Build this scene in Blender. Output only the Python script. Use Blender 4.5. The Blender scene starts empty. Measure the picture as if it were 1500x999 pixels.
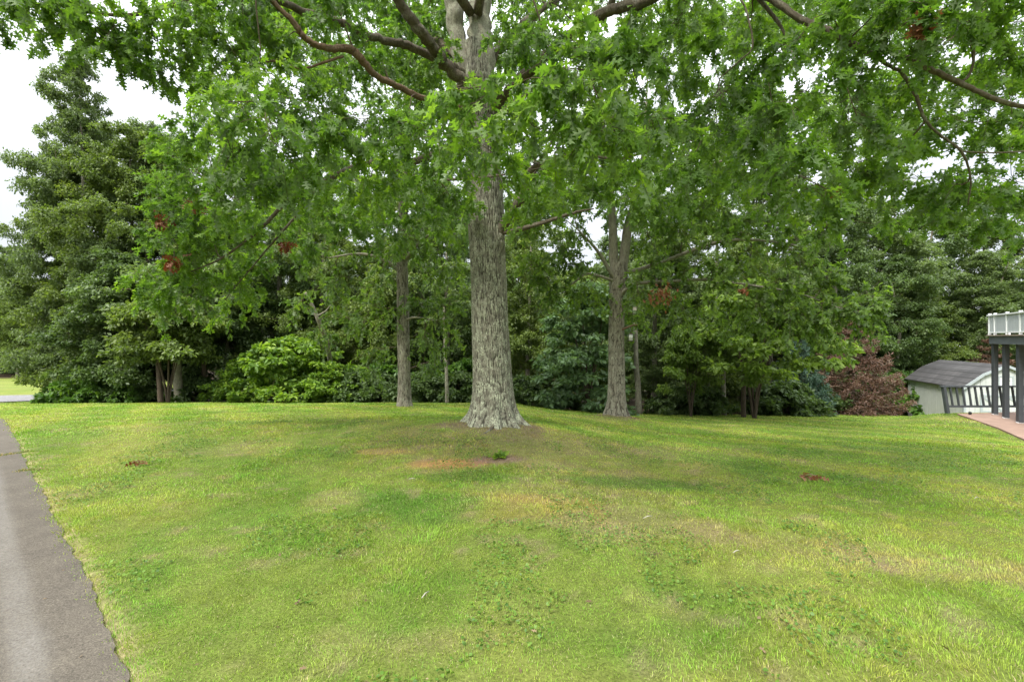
import bpy, math, random
import numpy as np
from mathutils import Vector

random.seed(7)
RS = np.random.RandomState
SC = bpy.context.scene
COL = SC.collection
R = math.radians

# ------------------------------------------------------------------ camera
F, HZ, EYE = 666.7, 495.0, 1.6            # focal length and horizon in photo pixels, eye height
cam_d = bpy.data.cameras.new('camera'); cam = bpy.data.objects.new('camera', cam_d); COL.objects.link(cam)
cam.location = (0, 0, EYE); cam.rotation_euler = (R(90), 0, 0)
cam_d.lens = 16.0; cam_d.sensor_width = 36.0; cam_d.shift_y = -0.003
cam_d.clip_start = 0.05; cam_d.clip_end = 3000
SC.camera = cam

# ------------------------------------------------------------------ light, exposure
SUN_EL, SUN_AZ = R(52), R(-140)           # azimuth from +Y, clockwise: behind and to the left of the camera
w = bpy.data.worlds.new('World'); SC.world = w; w.use_nodes = True
nt = w.node_tree; N = nt.nodes; L = nt.links
for n in list(N): N.remove(n)
out = N.new('ShaderNodeOutputWorld'); bg = N.new('ShaderNodeBackground'); bg.inputs['Strength'].default_value = 0.1
sky = N.new('ShaderNodeTexSky'); sky.sky_type = 'NISHITA'; sky.sun_disc = False
sky.sun_elevation = SUN_EL; sky.sun_rotation = SUN_AZ
tc = N.new('ShaderNodeTexCoord'); sp = N.new('ShaderNodeSeparateXYZ'); L.new(tc.outputs['Generated'], sp.inputs[0])
sq = N.new('ShaderNodeMath'); sq.operation = 'POWER'; sq.inputs[1].default_value = 2.0; L.new(sp.outputs['Z'], sq.inputs[0])
mr = N.new('ShaderNodeMapRange'); mr.inputs['From Min'].default_value = 0.0; mr.inputs['From Max'].default_value = 1.0
mr.inputs['To Min'].default_value = 2.2; mr.inputs['To Max'].default_value = 15.0
L.new(sq.outputs[0], mr.inputs['Value'])
nz = N.new('ShaderNodeTexNoise'); nz.inputs['Scale'].default_value = 2.2; nz.inputs['Detail'].default_value = 5
L.new(tc.outputs['Generated'], nz.inputs['Vector'])
mr2 = N.new('ShaderNodeMapRange'); mr2.inputs['From Min'].default_value = 0.3; mr2.inputs['From Max'].default_value = 0.7
mr2.inputs['To Min'].default_value = 0.9; mr2.inputs['To Max'].default_value = 1.08
L.new(nz.outputs['Fac'], mr2.inputs['Value'])
mu = N.new('ShaderNodeMath'); mu.operation = 'MULTIPLY'; L.new(mr.outputs[0], mu.inputs[0]); L.new(mr2.outputs[0], mu.inputs[1])
vm = N.new('ShaderNodeVectorMath'); vm.operation = 'SCALE'; vm.inputs[0].default_value = (0.965, 0.985, 1.03)
L.new(mu.outputs[0], vm.inputs['Scale'])
mx = N.new('ShaderNodeMixRGB'); mx.inputs['Fac'].default_value = 0.92
L.new(sky.outputs[0], mx.inputs[1]); L.new(vm.outputs[0], mx.inputs[2])
L.new(mx.outputs[0], bg.inputs['Color']); L.new(bg.outputs[0], out.inputs['Surface'])
sd = bpy.data.lights.new('sun', 'SUN'); sd.energy = 1.5; sd.angle = R(14); sd.color = (1.0, 0.95, 0.86)
sun = bpy.data.objects.new('sun', sd); COL.objects.link(sun)
sdir = Vector((math.sin(SUN_AZ)*math.cos(SUN_EL), math.cos(SUN_AZ)*math.cos(SUN_EL), math.sin(SUN_EL)))
sun.rotation_euler = sdir.to_track_quat('Z', 'Y').to_euler()
sun.location = sdir*60
SC.view_settings.view_transform = 'Standard'; SC.view_settings.look = 'None'
SC.view_settings.gamma = 1.0; SC.view_settings.exposure = 2.0; SC.view_settings.use_curve_mapping = False
cy = SC.cycles
cy.max_bounces = 6; cy.diffuse_bounces = 4; cy.glossy_bounces = 2; cy.transmission_bounces = 4; cy.transparent_max_bounces = 4
cy.use_denoising = True
cy.sample_clamp_indirect = 6

def at(px, py, Y):
    return np.array([(px-750.0)/F*Y, Y, EYE-(py-HZ)/F*Y])

# ------------------------------------------------------------------ noise
def _h(ix, iy, iz):
    n = (ix*374761393 + iy*668265263 + iz*2147483647) & 0xffffffff
    n = ((n ^ (n >> 13))*1274126177) & 0xffffffff
    return ((n ^ (n >> 16)) & 0xffff)/65535.0
def vn(x, y, z=None, seed=0):
    x = np.asarray(x, float); y = np.asarray(y, float)
    z = np.zeros_like(x) if z is None else np.asarray(z, float)
    fx, fy, fz = np.floor(x), np.floor(y), np.floor(z)
    ix, iy, iz = fx.astype(np.int64), fy.astype(np.int64), fz.astype(np.int64)+seed*57
    x = x-fx; y = y-fy; z = z-fz
    x = x*x*(3-2*x); y = y*y*(3-2*y); z = z*z*(3-2*z)
    r = 0
    for a, wa in ((0, 1-x), (1, x)):
        for b, wb in ((0, 1-y), (1, y)):
            for c, wc in ((0, 1-z), (1, z)):
                r = r + _h(ix+a, iy+b, iz+c)*wa*wb*wc
    return r
def fbm(x, y, z=None, o=4, seed=0):
    r = 0; a = .5; t = 0
    for k in range(o):
        s = 2.03**k
        r = r + a*vn(x*s, y*s, None if z is None else z*s, seed+k); t += a; a *= .5
    return r/t
def sm(e0, e1, x):
    t = np.clip((np.asarray(x, float)-e0)/(e1-e0), 0, 1); return t*t*(3-2*t)

# ------------------------------------------------------------------ terrain height
TX, TY = -0.33, 8.2        # big oak
def height(X, Y):
    X = np.asarray(X, float); Y = np.asarray(Y, float)
    d = np.maximum(Y-8, 0)
    z = -0.063*np.minimum(d, 12.5)**1.2
    left = sm(-16, -22, X)                   # the side where the road runs
    far = np.maximum(Y-20.5, 0)
    z = z - 0.13*(1-left)*np.minimum(far, 30) - left*(.52*sm(17, 23.5, Y)+.03*np.clip(Y-20.5, 0, 8.5)+.055*np.clip(Y-29, 0, 24)) - 0.02*np.clip(far-30, 0, 120)
    e = -0.60*(1-np.exp(-np.maximum(X, 0)/3.5))*sm(1.0, 11.0, Y)
    z = z+e
    z = z - 0.05*np.maximum(X-17, 0)*sm(10, 18, Y)*(X < 40) - 1.15*(X >= 40)*sm(10, 18, Y)
    r2 = (X-TX)**2+(Y-TY)**2
    z = z+0.10*np.exp(-r2/1.3**2)
    z = z+0.16*np.exp(-((X-3.12)**2+(Y-13.6)**2)/0.9**2)
    z = z+0.05*(fbm(X*.35, Y*.35, o=3, seed=3)-.5)*sm(2, 6, Y)+0.018*(fbm(X*2.2, Y*2.2, o=2, seed=5)-.5)
    return z
def hz(x, y): return float(height(np.array([x]), np.array([y]))[0])

# ------------------------------------------------------------------ mesh building
class Geo:
    def __init__(s): s.V = []; s.F = []; s.A = []; s.n = 0
    def add(s, V, faces, mat=0, a=0.5, col=None):
        V = np.asarray(V, float).reshape(-1, 3)
        for f in faces: s.F.append((np.asarray(f, np.int64)+s.n, mat))
        s.V.append(V); s.A.append(np.broadcast_to(np.asarray(a, float), (len(V),)).copy())
        s.n += len(V)
    def build(s, name, mats, parent=None, smooth=True, cols=None):
        V = np.concatenate(s.V); me = bpy.data.meshes.new(name)
        tot = []; idx = []; mi = []
        for f, m in s.F:
            idx.append(f.ravel()); tot.append(np.full(len(f), f.shape[1])); mi.append(np.full(len(f), m))
        idx = np.concatenate(idx); tot = np.concatenate(tot); mi = np.concatenate(mi)
        me.vertices.add(len(V)); me.vertices.foreach_set('co', V.ravel().astype(np.float32))
        me.loops.add(len(idx)); me.loops.foreach_set('vertex_index', idx.astype(np.int32))
        me.polygons.add(len(tot)); st = np.concatenate([[0], np.cumsum(tot)[:-1]])
        me.polygons.foreach_set('loop_start', st.astype(np.int32)); me.polygons.foreach_set('loop_total', tot.astype(np.int32))
        me.polygons.foreach_set('material_index', mi.astype(np.int32))
        me.polygons.foreach_set('use_smooth', np.full(len(tot), smooth))
        at_ = me.attributes.new('rnd', 'FLOAT', 'POINT'); at_.data.foreach_set('value', np.concatenate(s.A).astype(np.float32))
        if cols is not None:
            ca = me.color_attributes.new('Col', 'FLOAT_COLOR', 'POINT')
            c4 = np.ones((len(V), 4), np.float32); c4[:, :3] = cols
            ca.data.foreach_set('color', c4.ravel())
        for m in (mats if isinstance(mats, (list, tuple)) else [mats]): me.materials.append(m)
        me.update(calc_edges=True)
        o = bpy.data.objects.new(name, me); COL.objects.link(o)
        if parent is not None: o.parent = parent
        return o
def tag(o, label=None, cat=None, group=None, kind=None):
    if label: o['label'] = label
    if cat: o['category'] = cat
    if group: o['group'] = group
    if kind: o['kind'] = kind
    return o
def empty(name, loc, rz=0):
    o = bpy.data.objects.new(name, None); COL.objects.link(o); o.location = loc; o.rotation_euler = (0, 0, rz)
    o.empty_display_size = .2
    return o
def dup(root, loc, rz=0, s=1.0, label=None, group=None):
    r = root.copy(); COL.objects.link(r); r.location = loc; r.rotation_euler = (0, 0, rz)
    r.scale = (s, s, s) if not isinstance(s, tuple) else s
    if label: r['label'] = label
    if group: r['group'] = group
    for ch in list(root.children):
        c = ch.copy(); COL.objects.link(c); c.parent = r
        for g in ch.children:
            d = g.copy(); COL.objects.link(d); d.parent = c
    return r
def nrm(v): return v/np.maximum(np.linalg.norm(v, axis=-1, keepdims=True), 1e-9)
def catmull(P, n=6):
    P = np.asarray(P, float); Q = np.vstack([2*P[0]-P[1], P, 2*P[-1]-P[-2]]); o = []
    for i in range(1, len(Q)-2):
        for t in np.arange(n)/n:
            a, b, c, d = Q[i-1], Q[i], Q[i+1], Q[i+2]
            o.append(.5*((2*b)+(-a+c)*t+(2*a-5*b+4*c-d)*t*t+(-a+3*b-3*c+d)*t**3))
    o.append(P[-1]); return np.array(o)
def tube(g, P, r, sides=8, mat=0, a=.5, rough=0.0, seed=0, cap=True):
    P = np.asarray(P, float); r = np.broadcast_to(np.asarray(r, float), (len(P),))
    T = nrm(np.gradient(P, axis=0)); up = np.array([0., 1, 0]) if abs(T[0][1]) < .8 else np.array([1., 0, 0])
    u = nrm(np.cross(T[0], up)); U = []
    for t in T:
        u = nrm(u-np.dot(u, t)*t); U.append(u)
    U = np.array(U); W = np.cross(T, U)
    th = np.arange(sides)/sides*2*np.pi
    rr = np.repeat(r[:, None], sides, 1)
    if rough:
        s = np.cumsum(np.linalg.norm(np.diff(P, axis=0, prepend=P[:1]), axis=1))
        zz = np.repeat(s[:, None], sides, 1); k = 2.2
        rr = rr*(1+rough*(fbm(np.cos(th)[None]*k+50+0*zz, np.sin(th)[None]*k+50+0*zz, zz*6, o=3, seed=seed)-.5)*2)
    V = P[:, None]+rr[..., None]*(np.cos(th)[None, :, None]*U[:, None]+np.sin(th)[None, :, None]*W[:, None])
    n = len(P); i = np.arange(n-1)[:, None]; j = np.arange(sides)[None]; j2 = (j+1) % sides
    q = np.stack([i*sides+j, i*sides+j2, (i+1)*sides+j2, (i+1)*sides+j], -1).reshape(-1, 4)
    fs = [q]
    if cap: fs += [np.array([[(n-1)*sides+k for k in range(sides)]]), np.array([[k for k in range(sides)][::-1]])]
    g.add(V, fs, mat, a)
def box(g, x0, x1, y0, y1, z0, z1, mat=0, M=None):
    V = np.array([[x, y, z] for z in (z0, z1) for y in (y0, y1) for x in (x0, x1)], float)
    if M is not None: V = M(V)
    g.add(V, [np.array([[0, 2, 3, 1], [4, 5, 7, 6], [0, 1, 5, 4], [2, 6, 7, 3], [0, 4, 6, 2], [1, 3, 7, 5]])], mat)
def beam(g, p, q, w, h, mat=0, up=(0, 0, 1)):
    p = np.array(p, float); q = np.array(q, float); t = nrm(q-p); s = nrm(np.cross(t, np.array(up, float))); u = np.cross(s, t)
    V = []
    for c in (p, q):
        for a, b in ((-1, -1), (1, -1), (1, 1), (-1, 1)): V.append(c+s*a*w/2+u*b*h/2)
    g.add(V, [np.array([[0, 3, 2, 1], [4, 5, 6, 7], [0, 1, 5, 4], [1, 2, 6, 5], [2, 3, 7, 6], [3, 0, 4, 7]])], mat)
def leaves(g, T, faces, P, d, n0, s, a, mat=0):
    """T: template (k,3), x across, y along, z normal"""
    x = nrm(np.cross(d, n0)); d = nrm(d); z = np.cross(x, d)
    s = np.broadcast_to(np.asarray(s, float), (len(P),))
    V = P[:, None]+s[:, None, None]*(T[None, :, 0:1]*x[:, None]+T[None, :, 1:2]*d[:, None]+T[None, :, 2:3]*z[:, None])
    cu = (np.random.RandomState(len(P)).rand(len(P))*3.0-.6)[:, None, None]; V = V+(s[:, None, None]*T[None, :, 2:3]*z[:, None])*(cu-1)
    k = len(T); off = (np.arange(len(P))*k)
    fs = [(np.array(f)[None]+off[:, None]) for f in faces]
    g.add(V.reshape(-1, 3), fs, mat, np.repeat(a, k))

# leaf templates
_h_ = [(0.012, 0.0), (0.014, 0.15), (0.17, 0.17), (0.25, 0.25), (0.065, 0.32), (0.07, 0.40), (0.30, 0.46), (0.40, 0.60), (0.27, 0.575), (0.085, 0.60),
       (0.08, 0.68), (0.22, 0.77), (0.26, 0.90), (0.13, 0.84), (0.07, 0.86)]
def _lobed():
    V = [(0, 0), (0, .34), (0, .63), (0, 1.0)]
    rt = [(x, y) for x, y in _h_]; lf = [(-x, min(1, y+.02)) for x, y in _h_]
    P = V+rt+lf; P = np.array(P)*np.array([.86, 1.0])
    z = 0.28*np.abs(P[:, 0])-0.22*(P[:, 1]**2)+0.05*np.sin(P[:, 1]*9)*np.abs(P[:, 0])*3
    T = np.column_stack([P, z]); m = len(_h_)
    f1 = [0]+[4+i for i in range(m)]+[3, 2, 1]
    f2 = [0, 1, 2, 3]+[4+m+i for i in range(m)][::-1]
    return T, [f1, f2]
OAK_T, OAK_F = _lobed()
_o = [(.012, 0), (.2, .2), (.06, .33), (.4, .52), (.08, .62), (.22, .86), (0, 1.0)]
def _lob2():
    P = [(0, .0)]+_o+[(-x, y) for x, y in _o[:-1]][::-1]
    P = np.array(P[1:]); z = .25*np.abs(P[:, 0])-.2*P[:, 1]**2
    return np.column_stack([P, z]), [list(range(len(P)))]
LOB_T, LOB_F = _lob2()
RH_T = np.array([(0, 0, 0), (.29, .42, .07), (0, 1, -.16), (-.29, .42, .07)]); RH_F = [[0, 1, 2, 3]]
# broad pointed leaf with a midrib fold
BR_T = np.array([(0, 0, 0), (.2, .2, .06), (.3, .48, .08), (.15, .8, 0), (0, 1, -.14), (-.15, .8, 0), (-.3, .48, .08), (-.2, .2, .06)])
BR_F = [[0, 1, 2, 3, 4], [0, 4, 5, 6, 7]]

# ------------------------------------------------------------------ materials
def newmat(name):
    m = bpy.data.materials.new(name); m.use_nodes = True; t = m.node_tree
    for n in list(t.nodes): t.nodes.remove(n)
    o = t.nodes.new('ShaderNodeOutputMaterial'); return m, t, o
def ramp(t, fac, stops):
    r = t.nodes.new('ShaderNodeValToRGB'); cr = r.color_ramp
    while len(cr.elements) < len(stops): cr.elements.new(.5)
    for e, (p, c) in zip(cr.elements, stops): e.position = p; e.color = (*c, 1)
    t.links.new(fac, r.inputs[0]); return r.outputs[0]
def noise(t, scale, detail=4, vec=None, rough=.6, dist=0):
    n = t.nodes.new('ShaderNodeTexNoise'); n.inputs['Scale'].default_value = scale; n.inputs['Detail'].default_value = detail
    n.inputs['Roughness'].default_value = rough; n.inputs['Distortion'].default_value = dist
    if vec is not None: t.links.new(vec, n.inputs['Vector'])
    return n.outputs['Fac']
def mapping(t, scale):
    c = t.nodes.new('ShaderNodeTexCoord'); m = t.nodes.new('ShaderNodeMapping'); m.inputs['Scale'].default_value = scale
    t.links.new(c.outputs['Object'], m.inputs['Vector']); return m.outputs[0]
def mixc(t, a, b, f, mode='MIX'):
    m = t.nodes.new('ShaderNodeMixRGB'); m.blend_type = mode
    for v, k in ((f, 0), (a, 1), (b, 2)):
        if isinstance(v, (int, float)): m.inputs[k].default_value = v
        elif isinstance(v, tuple): m.inputs[k].default_value = (*v, 1)
        else: t.links.new(v, m.inputs[k])
    return m.outputs[0]
def leaf_mat(name, dark, mid, light, back=None, trans=.35, rough=.5, tcol=(1.5, 1.6, .7)):
    m, t, o = newmat(name)
    a = t.nodes.new('ShaderNodeAttribute'); a.attribute_name = 'rnd'
    c = ramp(t, a.outputs['Fac'], [(0, dark), (.5, mid), (1, light)])
    if back:
        ge = t.nodes.new('ShaderNodeNewGeometry'); c2 = mixc(t, c, back, ge.outputs['Backfacing'])
    else: c2 = c
    p = t.nodes.new('ShaderNodeBsdfPrincipled'); p.inputs['Roughness'].default_value = rough
    p.inputs['Specular IOR Level'].default_value = .35
    t.links.new(c2, p.inputs['Base Color'])
    tr = t.nodes.new('ShaderNodeBsdfTranslucent'); t.links.new(mixc(t, c, tcol, 1.0, 'MULTIPLY'), tr.inputs['Color'])
    ms = t.nodes.new('ShaderNodeMixShader'); ms.inputs[0].default_value = trans
    t.links.new(p.outputs[0], ms.inputs[1]); t.links.new(tr.outputs[0], ms.inputs[2]); t.links.new(ms.outputs[0], o.inputs[0])
    return m
def plain(name, c, rough=.7, var=.12, scale=8, bump=0, stretch=(1, 1, 1), spec=.3):
    m, t, o = newmat(name); v = mapping(t, stretch); n = noise(t, scale, 6, v)
    c0 = tuple(x*(1-var) for x in c); c1 = tuple(min(1, x*(1+var)) for x in c)
    p = t.nodes.new('ShaderNodeBsdfPrincipled'); p.inputs['Roughness'].default_value = rough; p.inputs['Specular IOR Level'].default_value = spec
    t.links.new(ramp(t, n, [(.3, c0), (.7, c1)]), p.inputs['Base Color'])
    if bump:
        b = t.nodes.new('ShaderNodeBump'); b.inputs['Strength'].default_value = bump; b.inputs['Distance'].default_value = .02
        t.links.new(n, b.inputs['Height']); t.links.new(b.outputs[0], p.inputs['Normal'])
    t.links.new(p.outputs[0], o.inputs[0]); return m
def bark_mat(name, dark, mid, lichen, amount=.5, stretch=(14, 14, 4.0)):
    m, t, o = newmat(name); v = mapping(t, stretch)
    n = noise(t, 1.6, 6, v, .7, .6)
    c = ramp(t, n, [(.28, dark), (.5, mid), (.75, tuple(x*1.25 for x in mid))])
    n2 = noise(t, 7, 6, mapping(t, (1, 1, .8)), .75)
    n3 = noise(t, 44, 3, mapping(t, (1, 1, .7)), .65)
    mm = t.nodes.new('ShaderNodeMath'); mm.operation = 'MULTIPLY'; 
    t.links.new(ramp(t, n2, [(.62-.22*amount, (0, 0, 0)), (.80-.22*amount, (1, 1, 1))]), mm.inputs[0])
    t.links.new(ramp(t, n3, [(.40, (0, 0, 0)), (.56, (1, 1, 1))]), mm.inputs[1])
    sg = t.nodes.new('ShaderNodeSeparateXYZ'); tg = t.nodes.new('ShaderNodeTexCoord'); t.links.new(tg.outputs['Object'], sg.inputs[0])
    hr = t.nodes.new('ShaderNodeMapRange'); hr.inputs['From Min'].default_value = .5; hr.inputs['From Max'].default_value = 4.5; hr.inputs['To Min'].default_value = 1; hr.inputs['To Max'].default_value = .45
    t.links.new(sg.outputs['Z'], hr.inputs['Value']); m5 = t.nodes.new('ShaderNodeMath'); m5.operation = 'MULTIPLY'; t.links.new(mm.outputs[0], m5.inputs[0]); t.links.new(hr.outputs[0], m5.inputs[1])
    c = mixc(t, c, lichen, m5.outputs[0])
    at_ = t.nodes.new('ShaderNodeAttribute'); at_.attribute_name = 'rnd'     # 0 in a furrow, 1 on a ridge
    c = mixc(t, tuple(x*.8 for x in dark), c, ramp(t, at_.outputs['Fac'], [(.05, (0, 0, 0)), (.4, (1, 1, 1))]))
    p = t.nodes.new('ShaderNodeBsdfPrincipled'); p.inputs['Roughness'].default_value = .9; p.inputs['Specular IOR Level'].default_value = .15
    t.links.new(c, p.inputs['Base Color'])
    b = t.nodes.new('ShaderNodeBump'); b.inputs['Strength'].default_value = .7; b.inputs['Distance'].default_value = .02
    t.links.new(n, b.inputs['Height']); t.links.new(b.outputs[0], p.inputs['Normal'])
    t.links.new(p.outputs[0], o.inputs[0]); return m

M_OAK = leaf_mat('oak_leaf', (.058, .122, .018), (.112, .210, .025), (.215, .335, .032), (.19, .26, .12), .54)
M_OAK2 = leaf_mat('oak_leaf_second', (.060, .115, .022), (.115, .195, .030), (.195, .290, .046), (.17, .23, .11), .5)
M_F1 = leaf_mat('broad_leaf_cool', (.070, .108, .036), (.112, .164, .056), (.168, .228, .082), (.14, .19, .09), .42)
M_F2 = leaf_mat('broad_leaf_warm', (.066, .104, .022), (.114, .166, .034), (.182, .236, .050), (.14, .19, .07), .42)
M_F3 = leaf_mat('broad_leaf_dark', (.044, .078, .022), (.074, .122, .034), (.120, .178, .048), (.10, .15, .06), .38)
M_BUSH = leaf_mat('bush_leaf', (.075, .140, .012), (.145, .245, .020), (.24, .34, .034), (.14, .24, .06), .4)
M_SHRUB = leaf_mat('shrub_leaf', (.045, .110, .014), (.085, .175, .022), (.14, .24, .03), (.10, .17, .06), .35)
M_PALE = leaf_mat('pale_leaf', (.085, .155, .066), (.135, .220, .095), (.19, .28, .13), (.14, .20, .12), .38)
M_LIME = leaf_mat('yellow_green_leaf', (.090, .155, .026), (.155, .240, .040), (.24, .33, .060), (.16, .22, .07), .42)
M_BLUE = leaf_mat('needle_blue', (.030, .065, .045), (.050, .10, .065), (.085, .14, .095), None, .15)
M_DEADN = leaf_mat('needle_dead', (.065, .034, .022), (.120, .066, .042), (.19, .12, .08), None, .15, tcol=(1, .8, .6))
M_DEADL = leaf_mat('leaf_dead', (.14, .042, .018), (.23, .085, .036), (.30, .16, .08), None, .3, tcol=(1.2, .8, .5))
M_BARK = bark_mat('oak_bark', (.050, .045, .033), (.155, .146, .110), (.38, .41, .29), 1.0)
M_BARK2 = bark_mat('grey_bark', (.070, .060, .045), (.215, .198, .150), (.38, .39, .29), .7)
M_LIMB = bark_mat('limb_bark', (.035, .028, .020), (.095, .078, .055), (.26, .27, .19), .7, (20, 20, 8))
M_BROWN = bark_mat('brown_limb', (.05, .032, .020), (.145, .095, .060), (.28, .25, .18), .5, (20, 20, 8))
M_DKBARK = bark_mat('dark_bark', (.035, .026, .019), (.09, .07, .05), (.2, .2, .15), .2)
M_TWIG = plain('twig', (.10, .075, .05), .9, .3, 20)
M_DRYTWIG = plain('dry_twig', (.25, .2, .14), .9, .3, 20)

# ------------------------------------------------------------------ lawn colours (real patches in the grass)
def blob(X, Y, cx, cy, rx, ry, rot=0, rag=.5, seed=0):
    c, s = math.cos(rot), math.sin(rot); dx, dy = X-cx, Y-cy
    u = (dx*c+dy*s)/rx; v = (-dx*s+dy*c)/ry
    d = np.sqrt(u*u+v*v)+rag*(fbm(X*2.5, Y*2.5, o=3, seed=40+seed)-.5)*2
    return 1-sm(.55, 1.25, d)
def lawn_color(X, Y):
    X = np.asarray(X, float); Y = np.asarray(Y, float)
    def C(*c): return np.array(c)[None]
    def mix(a, b, f): return a*(1-f[:, None])+b*f[:, None]
    n1 = fbm(X*.55, Y*.55, o=4, seed=11); n2 = fbm(X*1.7+9, Y*1.7, o=4, seed=21); n3 = fbm(X*5, Y*5, o=3, seed=31)
    base = np.repeat(C(.150, .215, .032), len(X), 0)
    base = mix(base, C(.105, .185, .022), .65*sm(.50, .68, n2))
    base = mix(base, C(.215, .250, .045), .60*sm(.50, .66, n1))
    base = mix(base, C(.26, .245, .085),   .45*sm(.62, .74, fbm(X*1.1+3, Y*1.1-7, o=4, seed=51)))
    # mowing swathes
    u = X*.80+Y*.60; sw = .5+.5*np.sin(u*2*np.pi/1.9+1.3*fbm(X*.3, Y*.3, o=2, seed=61)*4)
    base = mix(base, C(.25, .265, .055), .40*sm(.55, 1, sw)*sm(4, 9, np.hypot(X, Y)))
    base = mix(base, C(.10, .175, .024), .42*sm(.45, 0, sw)*sm(4, 9, np.hypot(X, Y)))
    # worn ground round the oak
    tan = C(.25, .215, .085)
    base = mix(base, tan, .45*blob(X, Y, .1, 7.0, 2.4, 1.4, 0, .9, 1))
    base = mix(base, tan, .36*blob(X, Y, .7, 5.0, 1.0, 1.0, 0, 1.0, 2))
    base = mix(base, tan, .38*blob(X, Y, 2.6, 3.5, 1.7, .30, -.35, 1.0, 3))
    base = mix(base, tan, .45*blob(X, Y, 1.15, 4.0, .8, .45, -.2, .8, 4))
    base = mix(base, C(.24, .21, .05), .6*blob(X, Y, -.1, 4.4, .8, .35, 0, .8, 8))
    base = mix(base, C(.075, .16, .02), .75*blob(X, Y, -.95, 4.35, .75, .4, 0, .6, 5))
    base = mix(base, C(.075, .15, .02), .7*blob(X, Y, -.7, 5.25, .7, .22, 0, .6, 6))
    base = mix(base, C(.075, .15, .02), .7*blob(X, Y, 1.6, 5.3, 1.0, .25, 0, .6, 7))
    base = mix(base, C(.38, .25, .07), .95*blob(X, Y, -.78, 5.78, .50, .25, .05, .5, 9))
    base = mix(base, C(.33, .24, .08), .6*blob(X, Y, -1.7, 6.35, .42, .22, .1, .6, 10))
    base = mix(base, C(.33, .25, .07), .5*blob(X, Y, .35, 4.55, .42, .2, 0, .6, 12))
    base = mix(base, C(.22, .15, .10), .7*blob(X, Y, -.25, 6.0, .36, .22, .4, .6, 11))
    base = mix(base, C(.16, .12, .07), .7*blob(X, Y, TX, TY-.1, .85, .70, 0, .8, 13))
    base = mix(base, C(.16, .11, .07), .7*blob(X, Y, 3.12, 13.5, .8, .6, 0, .4, 14))
    base = mix(base, C(.30, .22, .13), .35*sm(.66, .78, n3))
    return base*np.array([[1.27, 1.24, 1.45]])*(.85+.30*fbm(X*11, Y*11, o=2, seed=71))[:, None]

# driveway edge
EDGE = catmull([(0.2, -30), (0.0, -8), (-.25, -1.5), (-.6, .2), (-1.12, 1.3), (-1.79, 2.12), (-2.71, 2.92), (-3.87, 3.88), (-5.46, 5.2), (-8.05, 7.36), (-10.9, 9.7),
                (-15.5, 13.1), (-22, 17.5), (-31, 23.5), (-37, 28.5)], 8)
_eo = np.argsort(EDGE[:, 1])
def edge_x(Y): return np.interp(Y, EDGE[_eo, 1], EDGE[_eo, 0])
def edge_dist(X, Y):  # signed: positive on the lawn side
    d = np.full(np.shape(X), 1e9)
    for i in range(len(EDGE)-1):
        a, b = EDGE[i], EDGE[i+1]; ab = b-a; t = np.clip(((X-a[0])*ab[0]+(Y-a[1])*ab[1])/(ab@ab), 0, 1)
        d = np.minimum(d, np.hypot(X-a[0]-t*ab[0], Y-a[1]-t*ab[1]))
    return np.where(X > edge_x(Y), d, -d)
# far road
ROAD = catmull([(-90, 25), (-50, 25.6), (-36, 26.2), (-29.5, 27.0), (-25.8, 29.5), (-24, 35), (-24, 45), (-27, 60)], 8)
def poly_dist(P, X, Y):
    d = np.full(np.shape(X), 1e9)
    for i in range(len(P)-1):
        a, b = P[i], P[i+1]; ab = b-a; t = np.clip(((X-a[0])*ab[0]+(Y-a[1])*ab[1])/(ab@ab), 0, 1)
        d = np.minimum(d, np.hypot(X-a[0]-t*ab[0], Y-a[1]-t*ab[1]))
    return d
# patio outline
PATIO = np.array([(15.3, 15.65), (15.0, 15.0), (14.6, 14.2), (14.1, 13.2), (13.6, 12.4), (13.1, 11.6), (12.9, 10.6), (13.0, 9.5), (20, 8), (26, 10), (24, 16.2), (19, 16.2)])
PZ = -1.0
def wood_edge(X):      # Y at which the lawn gives way to the wood
    return np.interp(X, [-60, -27, -21.5, -19.5, -14, -6, -2, 2, 8, 14, 18, 22, 40], [58, 52, 25, 20.4, 20.8, 20.6, 19.2, 19.0, 19.6, 21.5, 24, 30, 34])

# ground sheet
def spaced(lo, hi, n, c, k):
    u = np.linspace(np.arcsinh((lo-c)/k), np.arcsinh((hi-c)/k), n); return c+k*np.sinh(u)
gx = spaced(-700, 700, 460, 0, 3.2); gy = spaced(-300, 900, 460, 4, 3.2)
GX, GY = np.meshgrid(gx, gy); X_, Y_ = GX.ravel(), GY.ravel()
Z_ = height(X_, Y_)
ed = edge_dist(X_, Y_)
Z_ = np.where((ed < 0), Z_-.02, Z_)
Zp = sm(-.3, .8, -((X_-12.6)+0*Y_))                                       # flatten the ground under the patio
def in_patio(X, Y, grow=0.0):
    c = PATIO.mean(0); P = c+(PATIO-c)*(1+grow); ins = np.zeros(np.shape(X), bool); j = len(P)-1
    for i in range(len(P)):
        cond = ((P[i, 1] > Y) != (P[j, 1] > Y)) & (X < (P[j, 0]-P[i, 0])*(Y-P[i, 1])/(P[j, 1]-P[i, 1]+1e-12)+P[i, 0])
        ins ^= cond; j = i
    return ins
def near_patio(X, Y):
    d = poly_dist(np.vstack([PATIO, PATIO[:1]]), X, Y); return np.where(in_patio(X, Y), 0, d)
_np = near_patio(X_, Y_); wgt = 1-sm(0, 2.2, _np)
Z_ = Z_*(1-wgt)+(PZ-.05)*wgt
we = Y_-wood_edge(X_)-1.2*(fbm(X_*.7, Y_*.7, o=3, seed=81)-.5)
cols = lawn_color(X_, Y_)*(np.array([[.62, .60, .75]])+.12*sm(19, 27, Y_)[:, None])
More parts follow.
